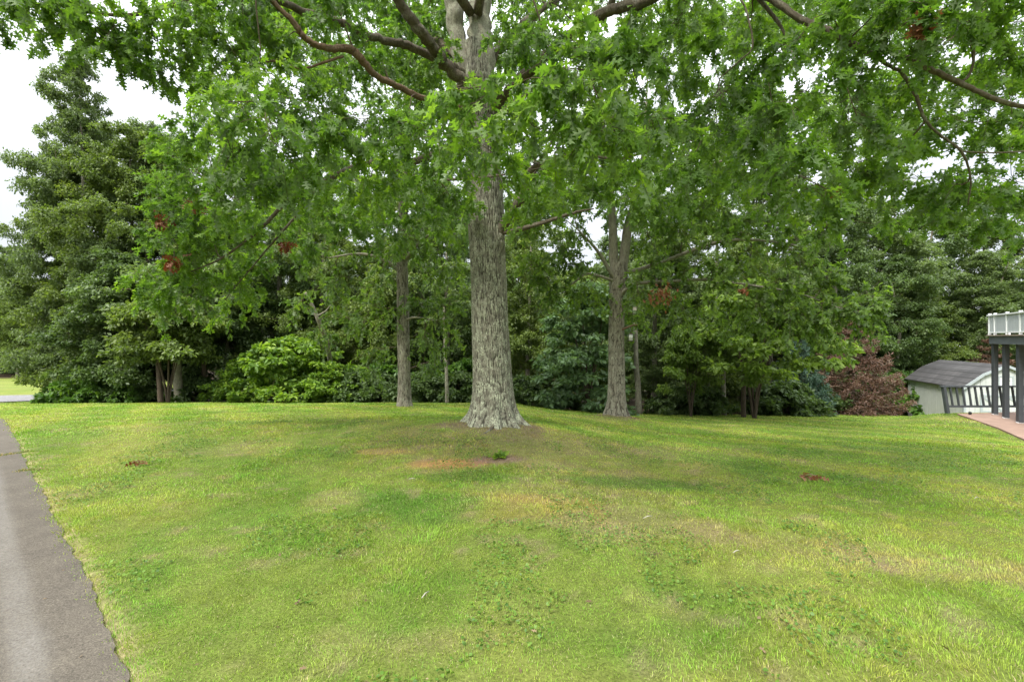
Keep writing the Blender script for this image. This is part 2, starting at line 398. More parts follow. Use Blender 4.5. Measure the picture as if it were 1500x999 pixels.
rim = .8*(1-sm(.0, .09, np.abs(ed)))[:, None]; cols = cols*(1-rim)+np.array([.34, .29, .17])*rim
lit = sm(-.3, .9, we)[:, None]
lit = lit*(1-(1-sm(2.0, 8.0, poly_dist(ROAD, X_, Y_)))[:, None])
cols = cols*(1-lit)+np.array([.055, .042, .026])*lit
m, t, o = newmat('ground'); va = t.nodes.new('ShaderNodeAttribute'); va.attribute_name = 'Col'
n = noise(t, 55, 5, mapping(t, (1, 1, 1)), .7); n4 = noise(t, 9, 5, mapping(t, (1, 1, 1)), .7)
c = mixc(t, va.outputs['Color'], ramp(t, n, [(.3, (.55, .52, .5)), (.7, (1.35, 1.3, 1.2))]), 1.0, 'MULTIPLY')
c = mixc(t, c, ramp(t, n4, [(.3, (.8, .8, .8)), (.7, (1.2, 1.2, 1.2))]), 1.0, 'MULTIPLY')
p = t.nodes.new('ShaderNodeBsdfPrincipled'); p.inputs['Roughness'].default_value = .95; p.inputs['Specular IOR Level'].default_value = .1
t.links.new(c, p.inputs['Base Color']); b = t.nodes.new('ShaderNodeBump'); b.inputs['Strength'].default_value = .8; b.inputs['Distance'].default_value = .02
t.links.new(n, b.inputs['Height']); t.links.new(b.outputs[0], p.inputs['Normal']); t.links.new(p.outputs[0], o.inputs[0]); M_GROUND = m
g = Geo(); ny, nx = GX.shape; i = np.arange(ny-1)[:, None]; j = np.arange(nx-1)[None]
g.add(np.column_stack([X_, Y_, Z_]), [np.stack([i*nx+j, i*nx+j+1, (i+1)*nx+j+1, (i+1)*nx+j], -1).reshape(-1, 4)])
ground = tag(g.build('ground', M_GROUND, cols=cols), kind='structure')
def gz(X, Y):      # final ground height with the patio cut
    X = np.asarray(X, float); Y = np.asarray(Y, float); z = height(X, Y); q = 1-sm(0, 2.2, near_patio(X, Y)); return z*(1-q)+(PZ-.05)*q
def gz1(x, y): return float(gz(np.array([x]), np.array([y]))[0])

# driveway
def strip(P0, P1, across, lift, name, mat, jag=0, seed=0):
    """sheet between two polylines of equal length"""
    g = Geo(); n = len(P0); s = np.linspace(0, 1, across)[None, :, None]
    A = P0[:, None]*(1-s)+P1[:, None]*s
    if jag:
        dx = jag*(fbm(A[:, :1, 0]*5, A[:, :1, 1]*5, o=3, seed=seed)-.5)*2; A[:, 0, 0] += dx[:, 0]
    Z = height(A[..., 0], A[..., 1])+lift
    V = np.concatenate([A, Z[..., None]], -1)
    i = np.arange(n-1)[:, None]; j = np.arange(across-1)[None]
    g.add(V, [np.stack([i*across+j, (i+1)*across+j, (i+1)*across+j+1, i*across+j+1], -1).reshape(-1, 4)])
    return g.build(name, mat)
def asphalt(name, base, tracks=True):
    m, t, o = newmat(name); v = mapping(t, (1, 1, 1))
    n = noise(t, 130, 4, v, .8); n2 = noise(t, 3, 6, v, .7); n3 = noise(t, 42, 4, v, .7)
    c = ramp(t, n, [(.36, tuple(x*.55 for x in base)), (.5, base), (.66, tuple(x*1.8 for x in base))])
    c = mixc(t, c, ramp(t, n2, [(.3, (.82, .80, .80)), (.7, (1.2, 1.18, 1.15))]), 1.0, 'MULTIPLY')
    c = mixc(t, c, ramp(t, n3, [(.35, (.85, .85, .85)), (.7, (1.15, 1.15, 1.15))]), 1.0, 'MULTIPLY')
    if tracks:
        a = t.nodes.new('ShaderNodeAttribute'); a.attribute_name = 'rnd'
        c = mixc(t, c, (.205, .195, .178), mixc(t, ramp(t, a.outputs['Fac'], [(.5, (0, 0, 0)), (1, (.95, .95, .95))]), ramp(t, noise(t, 60, 5, v, .85), [(.35, (.1, .1, .1)), (.6, (1, 1, 1))]), 1.0, 'MULTIPLY'))
    p = t.nodes.new('ShaderNodeBsdfPrincipled'); p.inputs['Roughness'].default_value = .9; p.inputs['Specular IOR Level'].default_value = .25
    t.links.new(c, p.inputs['Base Color']); b = t.nodes.new('ShaderNodeBump'); b.inputs['Strength'].default_value = .6; b.inputs['Distance'].default_value = .006
    t.links.new(n, b.inputs['Height']); t.links.new(b.outputs[0], p.inputs['Normal']); t.links.new(p.outputs[0], o.inputs[0]); return m
M_ASPH = asphalt('asphalt', (.092, .082, .066)); M_ROAD = asphalt('pale_road', (.17, .17, .175), False)
E2 = catmull(EDGE, 4)
tn = nrm(np.gradient(E2, axis=0)); nl = np.column_stack([-tn[:, 1], tn[:, 0]])      # towards the left of travel
drv = strip(E2-nl*0.0, E2+nl*4.2, 110, .006, 'driveway', M_ASPH, .06, 9)
me = drv.data; co = np.empty(len(me.vertices)*3, np.float32); me.vertices.foreach_get('co', co); co = co.reshape(-1, 3)
dd = -edge_dist(co[:, 0], co[:, 1]); rg = .1*(fbm(co[:, 0]*2, co[:, 1]*2, o=3, seed=4)-.5)
tr = .62*np.exp(-((dd-.31+rg*.35)/.07)**4)*(.6+.8*fbm(co[:, 0]*3, co[:, 1]*3, o=3, seed=14)); tr = np.maximum(tr, .30*sm(.5, .9, dd+rg*2)*(.4+fbm(co[:, 0]*4, co[:, 1]*4, o=3, seed=15)))
me.attributes['rnd'].data.foreach_set('value', np.clip(.5+.5*tr, 0, 1).astype(np.float32))
tag(drv, kind='structure')
tn = nrm(np.gradient(ROAD, axis=0)); nl = np.column_stack([-tn[:, 1], tn[:, 0]])
tag(strip(ROAD-nl*2.2, ROAD+nl*2.2, 14, .05, 'road', M_ROAD), kind='structure')
# driveway cracks with tufts get built with the grass

# patio slab
g = Geo(); n = len(PATIO)
V = np.vstack([np.column_stack([PATIO, np.full(n, PZ)]), np.column_stack([PATIO, np.full(n, PZ-.12)])])
g.add(V, [np.array([list(range(n))[::-1]])[:, ::-1]] + [np.array([[k, k+n, (k+1) % n+n, (k+1) % n]]) for k in range(n)])
tag(g.build('patio', plain('patio_concrete', (.25, .17, .13), .85, .18, 2.5, .2), smooth=False), kind='structure')

# ------------------------------------------------------------------ grass
m, t, o = newmat('grass_blade'); va = t.nodes.new('ShaderNodeAttribute'); va.attribute_name = 'Col'
p = t.nodes.new('ShaderNodeBsdfPrincipled'); p.inputs['Roughness'].default_value = .6; p.inputs['Specular IOR Level'].default_value = .25
t.links.new(va.outputs['Color'], p.inputs['Base Color'])
tr_ = t.nodes.new('ShaderNodeBsdfTranslucent'); t.links.new(mixc(t, va.outputs['Color'], (1.3, 1.3, .8), 1.0, 'MULTIPLY'), tr_.inputs['Color'])
ms = t.nodes.new('ShaderNodeMixShader'); ms.inputs[0].default_value = .35
t.links.new(p.outputs[0], ms.inputs[1]); t.links.new(tr_.outputs[0], ms.inputs[2]); t.links.new(ms.outputs[0], o.inputs[0]); M_GRASS = m
rs = RS(3); PX, PY, WW = [], [], []
for (y0, y1, dens, wid) in ((.7, 2.2, 6500, .0036), (2.2, 3.2, 10500, .0034), (3.2, 4.5, 7000, .0044), (4.5, 6.5, 4000, .0062), (6.5, 9, 1900, .0105), (9, 13, 1000, .016), (13, 19, 480, .025), (19, 27, 210, .04)):
    hw = 1.22*y1+.4; n = int(dens*(y1-y0)*2*hw)
    x = rs.uniform(-hw, hw, n); y = rs.uniform(y0, y1, n); k = np.abs(x) < 1.22*y+.4; PX.append(x[k]); PY.append(y[k]); WW.append(np.full(k.sum(), wid))
x = np.concatenate(PX); y = np.concatenate(PY); wd = np.concatenate(WW)
e_ = edge_dist(x, y)
keep = (e_ > .035*rs.randn(len(x))-.01) & ((y-wood_edge(x)-1.0*(fbm(x*.7, y*.7, o=3, seed=81)-.5)) < .8) & ~in_patio(x, y, .0)
keep &= np.hypot(x-TX, y-TY) > .42
keep &= ~((np.hypot(x-TX, y-TY) < .95) & (rs.rand(len(x)) < .55))
tuft = fbm(x*6, y*6, o=2, seed=91); keep &= rs.rand(len(x)) < .55+.8*sm(.3, .6, tuft)
for (cx_, cy_, rx_, ry_, s_) in ((-.78, 5.78, .50, .25, 9), (-.25, 6.0, .36, .22, 11), (1.15, 4.0, .8, .45, 4), (.35, 4.55, .42, .2, 12), (-1.7, 6.35, .42, .22, 10)):
    keep &= ~((blob(x, y, cx_, cy_, rx_, ry_, 0, .5, s_) > .4) & (rs.rand(len(x)) < (.88 if s_ == 9 else .5)))
x, y, wd, e_ = x[keep], y[keep], wd[keep], e_[keep]; n = len(x)
lush = fbm(x*1.3, y*1.3, o=3, seed=95)
hgt = (.014+.011*sm(.35, .65, lush))*(.6+.8*rs.rand(n))*np.where(y > 9, 1.15, 1); hgt *= np.where(e_ < .15, 1.25, 1)
col = lawn_color(x, y)
v_ = rs.rand(n)
col = col*(.68+.75*v_)[:, None]*np.array([1.12, 1.22, .9])
st = rs.rand(n) < (.09+.16*sm(.12, 0, e_)+.12*sm(.55, .7, fbm(x*.9, y*.9, o=3, seed=96)))
col[st] = np.array([.42, .37, .20])*(.7+.5*rs.rand(st.sum()))[:, None]
clump_hue = vn(x*9, y*9, seed=99)[:, None]; col *= (1+(clump_hue-.5)*np.array([-.3, .1, -.2]))
ang = rs.rand(n)*2*np.pi; lean = (.25+.75*rs.rand(n))*hgt*np.where(st, 1.5, 1)
ang2 = np.where(rs.rand(n) < .5, ang, 6*vn(x*.8, y*.8, seed=101)*2)
dx = np.cos(ang2)*lean; dy = np.sin(ang2)*lean; wx = -np.sin(ang)*wd/2; wy = np.cos(ang)*wd/2
z = gz(x, y)-.004; hz_ = np.where(st, hgt*.55, hgt)
B = np.stack([x, y, z], -1)
P0 = B-np.stack([wx, wy, 0*x], -1); P1 = B+np.stack([wx, wy, 0*x], -1)
Mi = B+np.stack([dx*.35, dy*.35, hz_*.62], -1); P2 = Mi+np.stack([wx, wy, 0*x], -1)*.8; P3 = Mi-np.stack([wx, wy, 0*x], -1)*.8
P4 = B+np.stack([dx, dy, hz_], -1)
V = np.stack([P0, P1, P2, P3, P4], 1); off = np.arange(n)[:, None]*5
g = Geo(); g.add(V, [off+np.array([[0, 1, 2, 3]]), off+np.array([[3, 2, 4]])])
tag(g.build('lawn_grass', M_GRASS, cols=np.repeat(col, 5, 0), smooth=False), 'short green and straw coloured blades of the mown lawn', 'grass', kind='stuff')

# ------------------------------------------------------------------ tree tools
def skeleton_branches(g, limbs, clumps, rs, mat=1, rmax=.03, sides=5, k=1.0, sag=0.0):
    """limbs: list of (P, r). Connect every clump centre to the growing skeleton. Returns end directions."""
    SP = np.concatenate([l[0] for l in limbs]); SD = np.concatenate([nrm(np.gradient(l[0], axis=0)) for l in limbs]); SR = np.concatenate([l[1] for l in limbs])
    C = np.array([c[:3] for c in clumps]); d0 = np.array([np.min(np.linalg.norm(SP-c, axis=1)) for c in C]); res = [None]*len(C)
    for i in np.argsort(d0):
        c = C[i]; v = c-SP; dist = np.linalg.norm(v, axis=1)
        cost = dist*(1.25-.35*np.sum(SD*v, 1)/np.maximum(dist, .01))+.25*np.maximum(0, SP[:, 2]-c[2]-.8)
        q = int(np.argmin(cost)); p = SP[q]; l = dist[q]+1e-3
        ctrl = p+SD[q]*l*.35+np.array([0, 0, l*.10])+rs.randn(3)*l*.06
        t_ = np.linspace(0, 1, max(5, int(l/.22)+2))[:, None]
        P = (1-t_)**2*p+2*t_*(1-t_)*ctrl+t_**2*c
        P[1:-1] += rs.randn(len(P)-2, 3)*min(.04, l*.02)
        r0 = min(SR[q]*.75, (.008+.010*l)*k, rmax); r = np.linspace(r0, max(.004*k, r0*.3), len(P))
        if g is not None: tube(g, P, r, sides, mat, .6)
        SP = np.vstack([SP, P[1:]]); D = nrm(np.gradient(P, axis=0)); SD = np.vstack([SD, D[1:]]); SR = np.concatenate([SR, r[1:]])
        res[i] = (P, D)
    return res
def leafy(g, clumps, paths, rs, T, Fc, size, ntw, nlf, droop=.5, matl=0, matt=1, twr=.0035, tone=None, flat=.6):
    """sprays of leaves on drooping twigs"""
    for ci, (c, pd) in enumerate(zip(clumps, paths)):
        cx, R_ = np.array(c[:3]), c[3]; P, D = pd
        n = max(3, int(ntw*(R_/.6)**1.5)); dv = nrm(rs.randn(n, 3)*np.array([1, 1, flat])+D[-1]*.5)
        ls = R_*(.45+.65*rs.rand(n)); back = rs.rand(n)*.5*R_
        st_ = cx-D[-1]*back[:, None]+rs.randn(n, 3)*.04
        s = np.linspace(0, 1, 5)[None, :, None]
        Q = st_[:, None]+dv[:, None]*ls[:, None, None]*s-np.array([0, 0, 1.])*droop*ls[:, None, None]*s**2
        # twigs as thin three-sided tubes
        Td = nrm(np.gradient(Q, axis=1)); U = nrm(np.cross(Td, np.array([.3, .2, 1.]))); W = np.cross(Td, U); rr = np.linspace(twr, twr*.35, 5)[None, :, None]
        V = np.stack([Q+rr*(math.cos(a)*U+math.sin(a)*W) for a in (0, 2.094, 4.189)], 2)
        ii = np.arange(4)[:, None]; jj = np.arange(3)[None]; qq = np.stack([ii*3+jj, ii*3+(jj+1) % 3, (ii+1)*3+(jj+1) % 3, (ii+1)*3+jj], -1).reshape(-1, 4)
        g.add(V.reshape(-1, 3), [(np.arange(n)[:, None, None]*15+qq[None]).reshape(-1, 4)], matt, .6)
        u = rs.rand(n, nlf)**.6*.8+.2; kq = u*3.999; k0 = kq.astype(int); fr = (kq-k0)[..., None]; ar = np.arange(n)[:, None]
        LP = Q[ar, k0]*(1-fr)+Q[ar, k0+1]*fr; LD = Td[ar, k0]
        m_ = n*nlf; LP = LP.reshape(-1, 3); LD = LD.reshape(-1, 3)
        d = nrm(LD*.7+rs.randn(m_, 3)*.62-np.array([0, 0, 1.])*droop*.9)
        n0 = rs.randn(m_, 3)*.55+np.array([0, 0, .8])+LD*.3
        sz = size*(.65+.6*rs.rand(m_)); ct = (rs.rand() if tone is None else tone[ci])
        a = np.clip(.45*ct+.55*rs.rand(m_)**1.2, 0, 1)
        leaves(g, T, Fc, LP, d, n0, sz, a, matl)
def puffs(g, clumps, rs, T, Fc, size, nl, mat=0, flat=.42, updn=.75, tone=None):
    """pads of small leaves, for trees seen from afar"""
    for ci, c in enumerate(clumps):
        cx, R_ = np.array(c[:3]), c[3]; n = int(nl*(R_/1.0)**2*(.7+.6*rs.rand()))
        v = nrm(rs.randn(n, 3)); rad = R_*rs.rand(n, 1)**.45; off = v*rad*np.array([1, 1, flat])
        # break the pad in sprigs
        k = max(4, int(n/16)); sc = off[rs.randint(0, n, k)]; pick = rs.randint(0, k, n); off = off*.35+sc[pick]*.65+rs.randn(n, 3)*.05*R_
        off[:, 2] -= .16*(off[:, 0]**2+off[:, 1]**2)/R_
        hd = nrm(off*np.array([1, 1, .2])+rs.randn(n, 3)*.5*R_)
        d = nrm(hd-np.array([0, 0, .45])); n0 = np.array([0, 0, updn])+rs.randn(n, 3)*.42
        ct = rs.rand() if tone is None else tone
        leaves(g, T, Fc, cx+off, d, n0, size*(.65+.7*rs.rand(n)), np.clip(.4*ct+.6*rs.rand(n)**1.3, 0, 1), mat)
def bark_trunk(g, P, r, sides, ridge, seed, flare=0, lobes=7, kz=1.6, mat=0, knots=()):
    """high-resolution trunk with real furrows; P path, r radius along it"""
    P = np.asarray(P, float); r = np.asarray(r, float); T = nrm(np.gradient(P, axis=0)); th = np.arange(sides)/sides*2*np.pi
    U = nrm(np.cross(np.array([0, 1., 0]), T)); W = np.cross(T, U)
    z = (P[:, 2]-P[0, 2])[:, None]+0*th[None]; ct, stn = np.cos(th)[None]+0*z, np.sin(th)[None]+0*z
    wob = .5*(fbm(ct*2+9, stn*2+9, z*1.3, o=2, seed=seed)-.5)
    kk = sides/17.0
    a = vn((ct+wob*.35)*kk+40, (stn+wob*.35)*kk+40, z*kz*3.4, seed=seed+3); b_ = vn(ct*kk*2+70, stn*kk*2+70, z*kz*9, seed=seed+5)
    rid = 1-np.abs(2*(.68*a+.32*b_)-1)*2.2; furrow = np.clip(1-np.clip(rid, 0, 1)**1.0, 0, 1)
    rr = r[:, None]*(1+.07*(fbm(ct*1.2+5, stn*1.2+5, z*.8, o=2, seed=seed+8)-.5)*2)
    if flare:
        fl = np.exp(-z/.20); fl2 = np.exp(-z/.5)
        lb = .5+.5*np.cos(lobes*th[None]+1.7*np.sin(2*th[None]+seed)+.8*wob*4)
        rr = rr*(1+flare*(.42*fl+.30*fl2)+flare*.75*fl*lb)
    for (kt, kzz, kr, kh) in knots:
        dth = np.angle(np.exp(1j*(th[None]-kt))); dd_ = (dth*r[:, None])**2/kr**2+(z-kzz)**2/(kr*1.3)**2; rr = rr+kh*np.exp(-dd_)
    rr = rr-ridge*(1-furrow)*(.6+.6*b_)
    V = P[:, None]+rr[..., None]*(ct[..., None]*U[:, None]+stn[..., None]*W[:, None])
    n = len(P); i = np.arange(n-1)[:, None]; j = np.arange(sides)[None]
    q = np.stack([i*sides+j, i*sides+(j+1) % sides, (i+1)*sides+(j+1) % sides, (i+1)*sides+j], -1).reshape(-1, 4)
    g.add(V, [q], mat, furrow.ravel())
def resample(P, r, step):
    P = np.asarray(P, float); s = np.concatenate([[0], np.cumsum(np.linalg.norm(np.diff(P, axis=0), axis=1))]); u = np.linspace(0, s[-1], int(s[-1]/step)+2)
    return np.column_stack([np.interp(u, s, P[:, k]) for k in range(3)]), np.interp(u, s, r)
def path(pts, n=6):
    """pts: (px, py, depth, radius)"""
    W = np.array([[*at(a, b, c), r] for a, b, c, r in pts]); C = catmull(W, n); return C[:, :3], np.maximum(C[:, 3], .003)

# ------------------------------------------------------------------ the big oak
oz = hz(TX, TY)-.10; root = empty('oak_tree', (TX, TY, oz+.1))
tag(root, 'biggest oak with a thick lichened furrowed trunk standing on worn ground in mid lawn', 'tree')
O = np.array([TX, TY, oz+.1])
def loc(P): return np.asarray(P)-O
P = catmull([(TX, TY, oz), (TX-.01, TY, oz+.6), (TX-.06, TY, 1.8), (-.455, TY, 3.5), (-.52, 8.2, 4.8), (-.60, 8.2, 6.2), (-.64, 8.2, 6.9)], 8)
r = np.interp(P[:, 2], [0, 1.0, 3.4, 3.8, 5, 6.2, 6.9], [.355, .335, .325, .335, .315, .30, .22])
P, r = resample(P, r, .018); g = Geo(); bark_trunk(g, loc(P), r, 300, .016, 2, flare=.78, lobes=8, kz=2.0, knots=((5.6, 3.3, .12, .05), (4.4, 2.4, .05, .02), (4.9, 1.35, .06, .015)))
g.build('trunk', M_BARK, root); TRUNK = (P[::8], r[::8])
LIMB = {
 'stem_l': ([(693, 165, 8.2, .17), (680, 110, 8.2, .17), (669, 45, 8.2, .16), (660, -40, 8.1, .15), (640, -250, 8, .11), (600, -520, 7.8, .05)], M_BARK),
 'stem_r': ([(703, 175, 8.2, .21), (706, 100, 8.22, .22), (704, 30, 8.2, .21), (704, -60, 8.2, .19), (715, -320, 8.3, .14), (722, -700, 8.3, .05)], M_BARK),
 'b': ([(690, 125, 8.1, .12), (660, 104, 7.9, .125), (636, 72, 7.6, .12), (612, 42, 7.3, .11), (590, 12, 7.1, .10), (560, -40, 6.8, .09), (500, -150, 6.3, .05)], M_LIMB),
 'c': ([(684, 110, 8.1, .09), (650, 92, 7.9, .085), (603, 70, 7.6, .078), (562, 59, 7.3, .075), (530, 49, 7.1, .075), (495, 32, 6.9, .07), (435, 14, 6.5, .065), (390, -8, 6.2, .06), (330, -10, 6.0, .05), (250, 8, 5.9, .04), (190, 22, 5.8, .03), (120, 18, 5.6, .02)], M_LIMB),
 'a': ([(690, 162, 8.1, .07), (654, 155, 7.7, .066), (622, 146, 7.3, .062), (589, 130, 7.0, .06), (551, 111, 6.7, .058), (530, 88, 6.5, .066), (513, 73, 6.4, .072), (485, 72, 6.2, .055), (462, 66, 6.1, .048), (443, 52, 6.0, .05), (427, 30, 5.9, .045), (398, 2, 5.8, .04), (350, -50, 5.5, .03)], M_BROWN),
 'a2': ([(503, 83, 6.3, .02), (480, 90, 6.2, .021), (445, 101, 6.1, .019), (420, 95, 6.0, .018), (398, 90, 5.9, .013), (370, 96, 5.8, .009)], M_BROWN),
 'd': ([(722, 160, 8.1, .11), (760, 120, 7.5, .105), (805, 78, 6.9, .10), (849, 43, 6.3, .095), (892, 16, 5.9, .085), (951, 0, 5.4, .07), (1030, -35, 5, .055), (1110, -80, 4.6, .04)], M_LIMB),
 'd2': ([(880, 28, 6.0, .06), (895, 5, 5.9, .055), (905, -30, 5.7, .05), (940, -100, 5.4, .03)], M_LIMB),
 'g': ([(722, 365, 8.15, .11), (735, 335, 8.0, .105), (751, 308, 7.8, .095), (768, 283, 7.6, .08), (775, 252, 7.5, .065), (800, 238, 7.3, .05), (845, 226, 7.0, .035), (905, 232, 6.8, .025), (980, 215, 6.5, .015)], M_LIMB),
 'g2': ([(768, 283, 7.6, .045), (790, 240, 7.7, .035), (812, 200, 7.8, .025), (830, 160, 7.8, .015)], M_LIMB),
 'h': ([(728, 345, 8.1, .055), (765, 335, 7.8, .05), (800, 325, 7.6, .042), (840, 312, 7.5, .028), (870, 306, 7.4, .014)], M_LIMB),
 'i': ([(690, 205, 8.1, .10), (670, 213, 7.9, .092), (649, 222, 7.7, .085), (600, 238, 7.5, .072), (540, 240, 7.2, .065), (490, 258, 7.0, .055), (462, 275, 6.9, .048), (424, 293, 6.8, .04), (392, 325, 6.8, .033), (365, 349, 6.8, .026), (325, 378, 6.9, .018), (280, 398, 7, .012)], M_LIMB),
 'i2': ([(475, 270, 6.95, .03), (455, 290, 7.0, .028), (432, 319, 7.1, .025), (405, 349, 7.2, .02), (373, 387, 7.4, .013), (345, 420, 7.5, .008)], M_LIMB),
 'i3': ([(560, 240, 7.3, .035), (620, 262, 7.0, .03), (690, 262, 6.8, .026), (740, 256, 6.6, .016)], M_LIMB),
 'e': ([(712, -60, 8.2, .11), (820, -120, 7.2, .10), (960, -105, 6.0, .08), (1060, -50, 5.2, .06), (1132, 0, 4.8, .045), (1170, 27, 4.65, .04), (1208, 43, 4.55, .037), (1235, 57, 4.45, .036), (1276, 78, 4.4, .035), (1305, 76, 4.35, .032), (1335, 89, 4.3, .031), (1370, 105, 4.3, .031), (1408, 122, 4.25, .028), (1451, 143, 4.2, .026), (1500, 157, 4.2, .024), (1600, 170, 4.2, .018), (1720, 200, 4.3, .01)], M_LIMB),
 'e2': ([(1276, 80, 4.4, .02), (1300, 95, 4.4, .021), (1322, 108, 4.4, .02), (1340, 138, 4.4, .019), (1354, 173, 4.4, .017), (1373, 195, 4.4, .015), (1408, 222, 4.4, .013), (1422, 262, 4.5, .010), (1418, 300, 4.6, .007)], M_LIMB),
 'e3': ([(1408, 122, 4.25, .015), (1421, 108, 4.25, .015), (1427, 76, 4.2, .013), (1419, 40, 4.15, .011), (1400, 15, 4.1, .008)], M_LIMB),
 'e4': ([(1100, -20, 5.0, .03), (1113, 0, 4.95, .028), (1135, 27, 4.9, .024), (1149, 49, 4.85, .018), (1165, 90, 4.8, .01)], M_LIMB),
 'e5': ([(1408, 222, 4.4, .009), (1450, 224, 4.35, .009), (1500, 222, 4.3, .008), (1560, 215, 4.3, .005)], M_LIMB),
 'f': ([(1040, -60, 5.3, .03), (1085, 0, 5.0, .014), (1098, 35, 4.9, .012), (1102, 70, 4.9, .011), (1085, 88, 4.95, .01), (1060, 110, 5.0, .008)], M_LIMB),
 'back': ([(705, 120, 8.3, .12), (740, 60, 9.2, .10), (800, 10, 10.5, .08), (860, -20, 12, .05)], M_LIMB),
 'back2': ([(690, 100, 8.35, .12), (640, 60, 9.5, .1), (590, 40, 11, .08), (540, 30, 12.5, .05)], M_LIMB),
 'front': ([(700, 20, 8.0, .10), (720, -120, 6.8, .09), (740, -260, 5.2, .07), (760, -420, 3.8, .045)], M_LIMB),
 'front2': ([(690, 20, 8.0, .10), (600, -110, 6.6, .09), (480, -250, 5.0, .07), (350, -330, 4.0, .045)], M_LIMB),
 'front3': ([(990, -75, 5.7, .06), (980, -60, 4.9, .05), (940, -40, 4.2, .02)], M_LIMB),
 'front4': ([(740, -230, 5.6, .05), (760, -120, 4.6, .035), (765, -60, 3.9, .018)], M_LIMB),
 'front5': ([(480, -240, 5.1, .05), (420, -110, 4.7, .035), (400, -70, 4.5, .018)], M_LIMB),
}
limbs = [TRUNK]
for k_, (pts, mt) in LIMB.items():
    P, r = path(pts, 8); rs_ = RS(hash(k_) % 1 + len(k_)*7); P2 = P.copy(); P2[2:-1] += RS(len(pts)).randn(len(P)-3, 3)*r[2:-1, None]*.10
    g = Geo(); tube(g, loc(P2), r*(.93 if k_.startswith('stem') else .78), 22 if r[0] > .05 else 12, 0, .8, rough=.22, seed=len(pts)); g.build('limb', mt, root)
    limbs.append((P, r))
# foliage boughs: photo position, depth, size in metres
B_ = []
def bough(*rows):
    for px, py, Y, Rr in rows: B_.append((*at(px, py, Y), Rr))
bough((665, 130, 3.5, .36), (700, 170, 3.6, .42), (770, 160, 3.4, .42), (830, 100, 3.2, .42), (880, 150, 3.2, .45), (930, 110, 3.5, .42), (905, 205, 3.5, .42), (840, 205, 3.8, .42), (960, 190, 4.0, .42), (745, 240, 4.4, .5), (640, 205, 4.3, .45),
      (590, 180, 4.6, .45), (800, 60, 3.8, .4), (880, 60, 3.6, .4), (990, 250, 4.8, .5), (800, 250, 4.9, .45), (690, 240, 5.0, .4), (560, 230, 5.0, .5), (600, 270, 5.8, .5))
bough((345, 150, 3.9, .45), (400, 205, 3.8, .48), (340, 225, 4.3, .45), (440, 160, 4.2, .42), (300, 190, 4.9, .45), (490, 200, 4.4, .45), (420, 265, 4.9, .5), (285, 250, 5.4, .5), (520, 260, 5.4, .5), (340, 290, 5.6, .5),
      (380, 120, 4.6, .4), (310, 110, 5.4, .4), (330, 60, 5.6, .45), (460, 240, 5.2, .45), (370, 245, 4.6, .45), (250, 215, 5.8, .35))
bough((1175, 140, 3.7, .42), (1200, 215, 3.5, .42), (1215, 280, 3.7, .36), (1130, 190, 4.2, .45), (1255, 170, 4.1, .42), (1060, 140, 4.8, .5), (1310, 220, 4.7, .42), (1385, 270, 5.0, .42), (1460, 260, 5.2, .48), (1390, 310, 5.4, .36),
      (1150, 80, 4.2, .42), (1040, 60, 4.4, .42), (1250, 90, 4.3, .4), (1320, 40, 4.0, .4), (1370, 70, 4.6, .4), (1470, 60, 4.3, .42), (1450, 10, 4.2, .4), (1490, 200, 5.2, .4), (1540, 270, 5.2, .5), (1250, 240, 4.8, .4), (1330, 150, 4.9, .35), (1350, 260, 5.4, .4),
      (1090, 250, 5.2, .5), (1150, 280, 5.6, .5), (1220, 20, 4.2, .4), (1290, 10, 4.2, .4), (1370, 10, 4.0, .4), (1010, 180, 5.2, .45), (1260, 250, 5.0, .35), (1440, 320, 6.2, .4), (1300, 270, 5.8, .36))
bough((620, 60, 8.6, .4), (650, 20, 9, .5), (735, 70, 8.6, .4), (730, 110, 7.6, .3), (660, 60, 7.4, .22), (560, 50, 8, .45), (520, 90, 7.6, .45), (470, 100, 7.4, .4), (600, 100, 8.4, .4), (690, 300, 7.6, .3), (1420, 180, 5.4, .35), (1480, 150, 6.0, .4), (1440, 90, 5.6, .4), (1300, 330, 7.5, .4), (1200, 330, 7.5, .5), (1490, 330, 7.0, .4))
bough((1330, 110, 5.2, .42), (1380, 160, 5.4, .42), (1430, 30, 5.0, .45), (1500, 40, 5.0, .45), (1490, 110, 5.2, .38), (1290, 130, 5.4, .42), (1340, 200, 6.0, .42), (1450, 210, 5.8, .35), (1250, 50, 5.2, .42), (1380, 40, 5.6, .42), (1190, 60, 5.4, .42), (1470, 290, 6.4, .4), (1420, 270, 6.6, .4), (1360, 300, 7.0, .4))
bough((10, 5, 5.2, .35), (60, 12, 5.2, .38), (110, 20, 5.3, .40), (150, 45, 5.4, .40), (120, 62, 5.5, .30), (200, 40, 5.4, .42), (230, 75, 5.7, .40), (215, 95, 5.8, .30), (265, 50, 5.5, .42), (275, 105, 6.0, .36), (300, 20, 5.6, .45), (175, 5, 5.3, .45), (80, -30, 5.2, .5),
      (20, -50, 5.2, .5), (-30, 8, 5.2, .4), (250, 0, 5.4, .5), (245, 118, 6.1, .2), (180, 75, 5.6, .26), (350, 10, 5.8, .5))
bough((260, 300, 6.6, .5), (235, 350, 7.0, .45), (215, 400, 7.3, .45), (215, 440, 7.5, .42), (250, 425, 7.6, .5), (290, 400, 7.3, .55), (310, 350, 7.0, .55), (350, 400, 7.8, .55), (330, 440, 8.2, .5), (390, 380, 8.0, .5), (370, 320, 7.0, .5), (440, 350, 8.4, .55), (290, 320, 6.7, .45), (250, 385, 7.2, .4),
      (230, 290, 6.8, .35), (420, 310, 7.6, .5), (480, 310, 8.2, .55), (330, 330, 6.6, .4), (270, 360, 7.0, .4))
